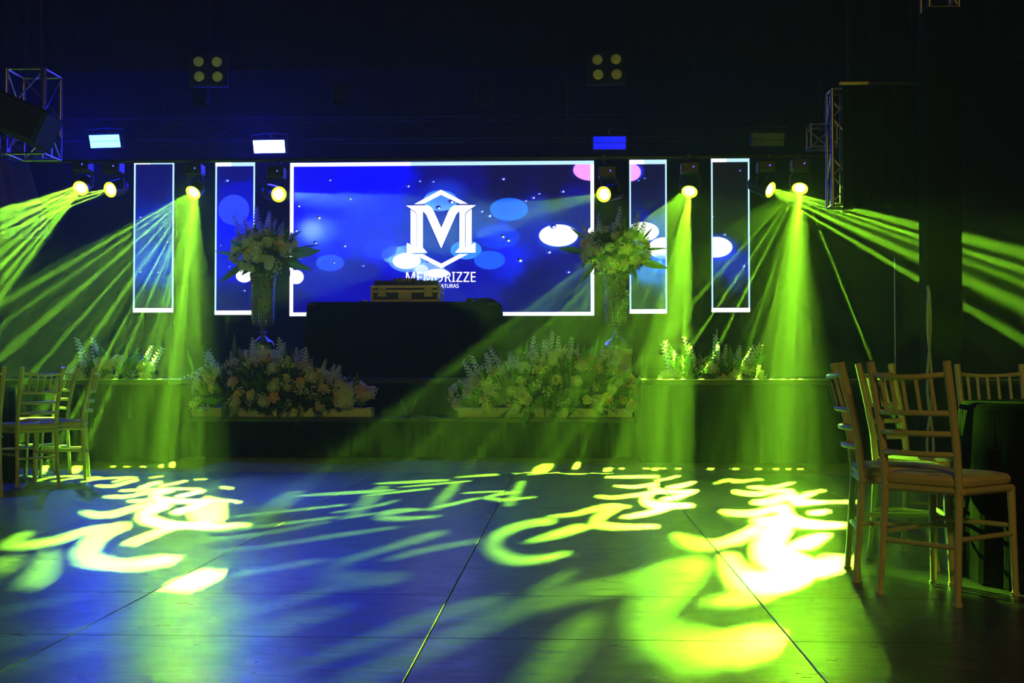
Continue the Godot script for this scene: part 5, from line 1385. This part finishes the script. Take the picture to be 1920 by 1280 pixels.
func flowers() -> void:
	make_blooms()
	for s in [[-3.5, "cream square plinth under the left crystal vase"], [0.545, "cream square plinth under the right crystal vase"]]:
		var t := thing("plinth", s[1], "plinth", Vector3(s[0], 0.83, -13.93), 0.0, "vase plinths")
		part("block", box_mesh(Vector3(0, 0.13, 0), Vector3(0.33, 0.26, 0.33), 0.006), M.cream, t)
		part("top_slab", box_mesh(Vector3(0, 0.292, 0), Vector3(0.35, 0.064, 0.35), 0.006), M.cream, t)
	vase("tall crystal vase catching blue light, left of the black desk", Vector3(-3.5, 1.154, -13.93))
	vase("tall crystal vase washed in green light, right of the black desk", Vector3(0.545, 1.154, -13.93))
	var round_crest := func(_u: float) -> float: return 1.0
	var a := mound("vase_bouquet", "round bouquet tinted violet by blue light in the left vase", Vector3(-3.47, 2.27, -13.93), Vector3(0.37, 0.25, 0.34), {"core": 420, "rose": 26, "ball": 20, "spike": 9, "spray": 46, "leaf": 26}, round_crest, true, "vase bouquets")
	big_leaves(a, [[0.28, -0.02, 0.1, 1, 0.1, 0.1, 0.42, 1.0, 0.4], [0.27, 0.06, 0.0, 1, 0.28, 0.0, 0.36, 0.9, 1.6], [0.26, -0.1, 0.08, 1, -0.25, 0.1, 0.36, 0.8, 0.8], [-0.24, -0.06, 0.1, -1, 0.05, 0.1, 0.34, 0.7, 2.0], [-0.22, -0.14, 0.12, -0.7, -0.7, 0.2, 0.36, 0.8, 0.3], [0.2, 0.12, 0.0, 0.8, 0.7, 0, 0.26, 0.7, 1.0], [0.1, 0.2, 0.0, 0.4, 1.0, 0, 0.2, 0.5, 1.0]], M.leaf)
	a = mound("vase_bouquet", "round bouquet of yellow-lit roses in the right vase", Vector3(0.53, 2.26, -13.93), Vector3(0.38, 0.25, 0.34), {"core": 420, "rose": 34, "ball": 20, "spike": 7, "spray": 40, "leaf": 26}, round_crest, true, "vase bouquets")
	big_leaves(a, [[-0.3, -0.02, 0.1, -1, 0.02, 0.1, 0.36, 0.9, 0.4], [-0.28, 0.1, 0.0, -0.9, 0.5, 0.0, 0.3, 0.8, 1.6], [0.26, -0.1, 0.1, 1, -0.2, 0.1, 0.36, 0.9, 0.8], [0.26, 0.02, 0.05, 1, 0.25, 0.1, 0.34, 0.7, 2.0], [-0.22, -0.14, 0.12, -0.6, -0.8, 0.2, 0.34, 0.6, 0.3], [0.1, 0.2, 0.0, -0.5, 1.0, 0, 0.3, 0.25, 1.0], [0.2, -0.16, 0.1, 0.2, -1, 0.1, 0.26, 0.6, 0.4]], M.leaf)
	# long planters on the step
	for s in [[-4.11, -2.1, "long cream planter box on the stage step, left of the gap"], [-1.17, 0.68, "long cream planter box on the stage step, right of the gap"]]:
		var xa: float = s[0]
		var xb: float = s[1]
		var t := thing("planter_box", s[2], "planter", Vector3((xa + xb) / 2, 0.42, -13.13), 0.0, "long planter boxes")
		var w := (xb - xa - 0.012) / 2
		for k: float in [-1.0, 1.0]:
			part("front_board", box_mesh(Vector3(k * (w + 0.012) / 2, 0.048, 0.13), Vector3(w, 0.096, 0.018), 0.004), M.cream, t)
			part("end_board", box_mesh(Vector3(k * (xb - xa - 0.02) / 2, 0.048, 0), Vector3(0.018, 0.096, 0.25), 0.004), M.cream, t)
		part("back_board", box_mesh(Vector3(0, 0.048, -0.13), Vector3(xb - xa, 0.096, 0.018), 0.004), M.cream, t)
		part("soil", box_mesh(Vector3(0, 0.04, 0), Vector3(xb - xa - 0.05, 0.06, 0.24)), M.soil, t)
	a = mound("flower_bed", "long bank of white flowers in the left planter box", Vector3(-3.12, 0.56, -13.1), Vector3(1.08, 0.5, 0.3), {"core": 900, "rose": 36, "ball": 34, "spike": 22, "spray": 100, "leaf": 50}, func(u: float) -> float: return 1.0 if u < 0.1 else lerpf(1.0, 0.6, minf((u - 0.1) * 2.0, 1.0)), false, "planter flowers")
	big_leaves(a, [[-0.52, 0.42, -0.1, 0.0, 1, 0.1, 0.36, 0.55, 0.2], [-0.92, 0.3, 0.0, -0.5, 1, 0.0, 0.3, 0.6, 1.0], [-0.75, 0.38, 0.0, -0.4, 1, 0.0, 0.26, 0.35, 1.4], [-0.1, 0.3, 0.25, -0.2, -1, 0.3, 0.34, 0.5, 0.4], [0.3, 0.05, 0.26, 0.1, -1, 0.2, 0.3, 0.5, 0.9], [-0.5, 0.05, 0.26, 0.1, -1, 0.2, 0.3, 0.6, 0.9]], M.leaf)
	a = mound("flower_bed", "long bank of flowers in green haze in the right planter box", Vector3(-0.24, 0.56, -13.1), Vector3(1.04, 0.5, 0.3), {"core": 900, "rose": 28, "ball": 36, "spike": 26, "spray": 90, "leaf": 60}, func(u: float) -> float: return lerpf(0.7, 1.15, clampf((u + 1.0) * 0.9, 0, 1)), false, "planter flowers")
	big_leaves(a, [[0.2, 0.45, -0.1, 0.2, 1, 0.1, 0.3, 0.5, 0.2], [-0.2, 0.4, 0.0, -0.2, 1, 0.0, 0.28, 0.5, 1.0], [0.5, 0.45, -0.05, 0.1, 1, 0.1, 0.3, 0.5, 0.4], [0.1, 0.1, 0.26, 0.1, -1, 0.2, 0.3, 0.5, 0.9]], M.leaf)
	# low arrangements along the stage edge
	a = mound("stage_flowers", "low flowers with two big pointed leaves on the left stage edge", Vector3(-4.72, 0.83, -12.55), Vector3(0.46, 0.2, 0.16), {"core": 200, "rose": 8, "ball": 10, "spike": 4, "spray": 14, "leaf": 14}, round_crest, false, "low flowers along the stage edge")
	big_leaves(a, [[-0.05, 0.1, 0.05, -0.35, 1, 0.1, 0.26, 1.6, 0.3], [0.1, 0.08, 0.05, 0.75, 0.8, 0.1, 0.3, 1.1, 0.4], [0.2, 0.1, 0.0, 0.1, 1, 0.0, 0.26, 0.8, 0.5], [-0.15, 0.05, 0.08, -0.6, 0.8, 0.2, 0.16, 0.7, 1.0], [0.3, 0.05, 0.08, 0.6, 0.7, 0.2, 0.14, 0.7, 1.0]], M.leaf)
	a = mound("stage_flowers", "low scattered yellow-lit flowers on the right stage edge", Vector3(1.45, 0.83, -12.55), Vector3(0.52, 0.16, 0.14), {"core": 120, "rose": 10, "ball": 8, "spike": 10, "spray": 16, "leaf": 22}, round_crest, false, "low flowers along the stage edge")
	big_leaves(a, [[-0.27, 0.03, 0.02, 0.05, 1, 0.1, 0.24, 1.7, 0.3], [0.1, 0.06, 0.05, -0.25, 1, 0.1, 0.22, 0.8, 0.4], [0.2, 0.06, 0.05, 0.3, 1, 0.1, 0.24, 0.9, 0.9], [0.44, 0.03, 0.05, -0.1, 1, 0.1, 0.2, 0.7, 0.9]], M.leaf)

# ---------------------------------------------------------------- small things on the stage
func wedge(label: String, at: Vector3, turn: float) -> void:
	var t := thing("stage_monitor", label, "loudspeaker", at, turn, "wedge monitors on the stage")
	var b := MB.new()
	b.plate(PackedVector2Array([Vector2(-0.17, 0), Vector2(0.17, 0), Vector2(0.17, 0.05), Vector2(-0.06, 0.25), Vector2(-0.17, 0.25)]), 0.42, Transform3D(Basis(Vector3.UP, PI / 2), Vector3(-0.21, 0, 0)))
	part("cabinet", b.mesh(), M.black_paint, t)
	part("grille", box_mesh(Vector3(0, 0.1, 0.178), Vector3(0.36, 0.01, 0.01)), M.black, t)

func small_things() -> void:
	wedge("black wedge monitor behind the low flowers at the stage's right", Vector3(0.99, 0.83, -13.1), 0.0)
	wedge("black wedge monitor behind the low flowers at the stage's left", Vector3(-4.75, 0.83, -13.05), PI)
	for s in [[3.34, -12.7, 1.24, "tall thin upright metal pole on the stage, left of the pillar"], [1.56, -12.95, 0.52, "short thin upright metal pole behind the right stage flowers"]]:
		var t := thing("thin_pole", s[3], "pole", Vector3(s[0], 0.83, s[1]))
		var b := MB.new()
		b.lathe([Vector2(0, 0), Vector2(0.1, 0), Vector2(0.1, 0.01), Vector2(0.012, 0.02)], 20)
		part("base", b.mesh(), M.black_paint, t)
		b = MB.new()
		b.tube([Vector3(0, 0.015, 0), Vector3(0, s[2], 0)], 0.006, 6)
		part("rod", b.mesh(), M.alu, t)
	var v := thing("folding_stand", "little dark V-shaped wire stand in the gap between the planters", "stand", Vector3(-1.7, 0.42, -13.05))
	for s: float in [-1.0, 1.0]:
		var b := MB.new()
		b.tube([Vector3(s * 0.012, 0.004, 0), Vector3(s * 0.09, 0.2, 0.0)], 0.006, 6)
		part("wire_leg", b.mesh(), M.silver, v)
	part("hinge", box_mesh(Vector3(0, 0.01, 0), Vector3(0.05, 0.02, 0.03), 0.004), M.black_paint, v)
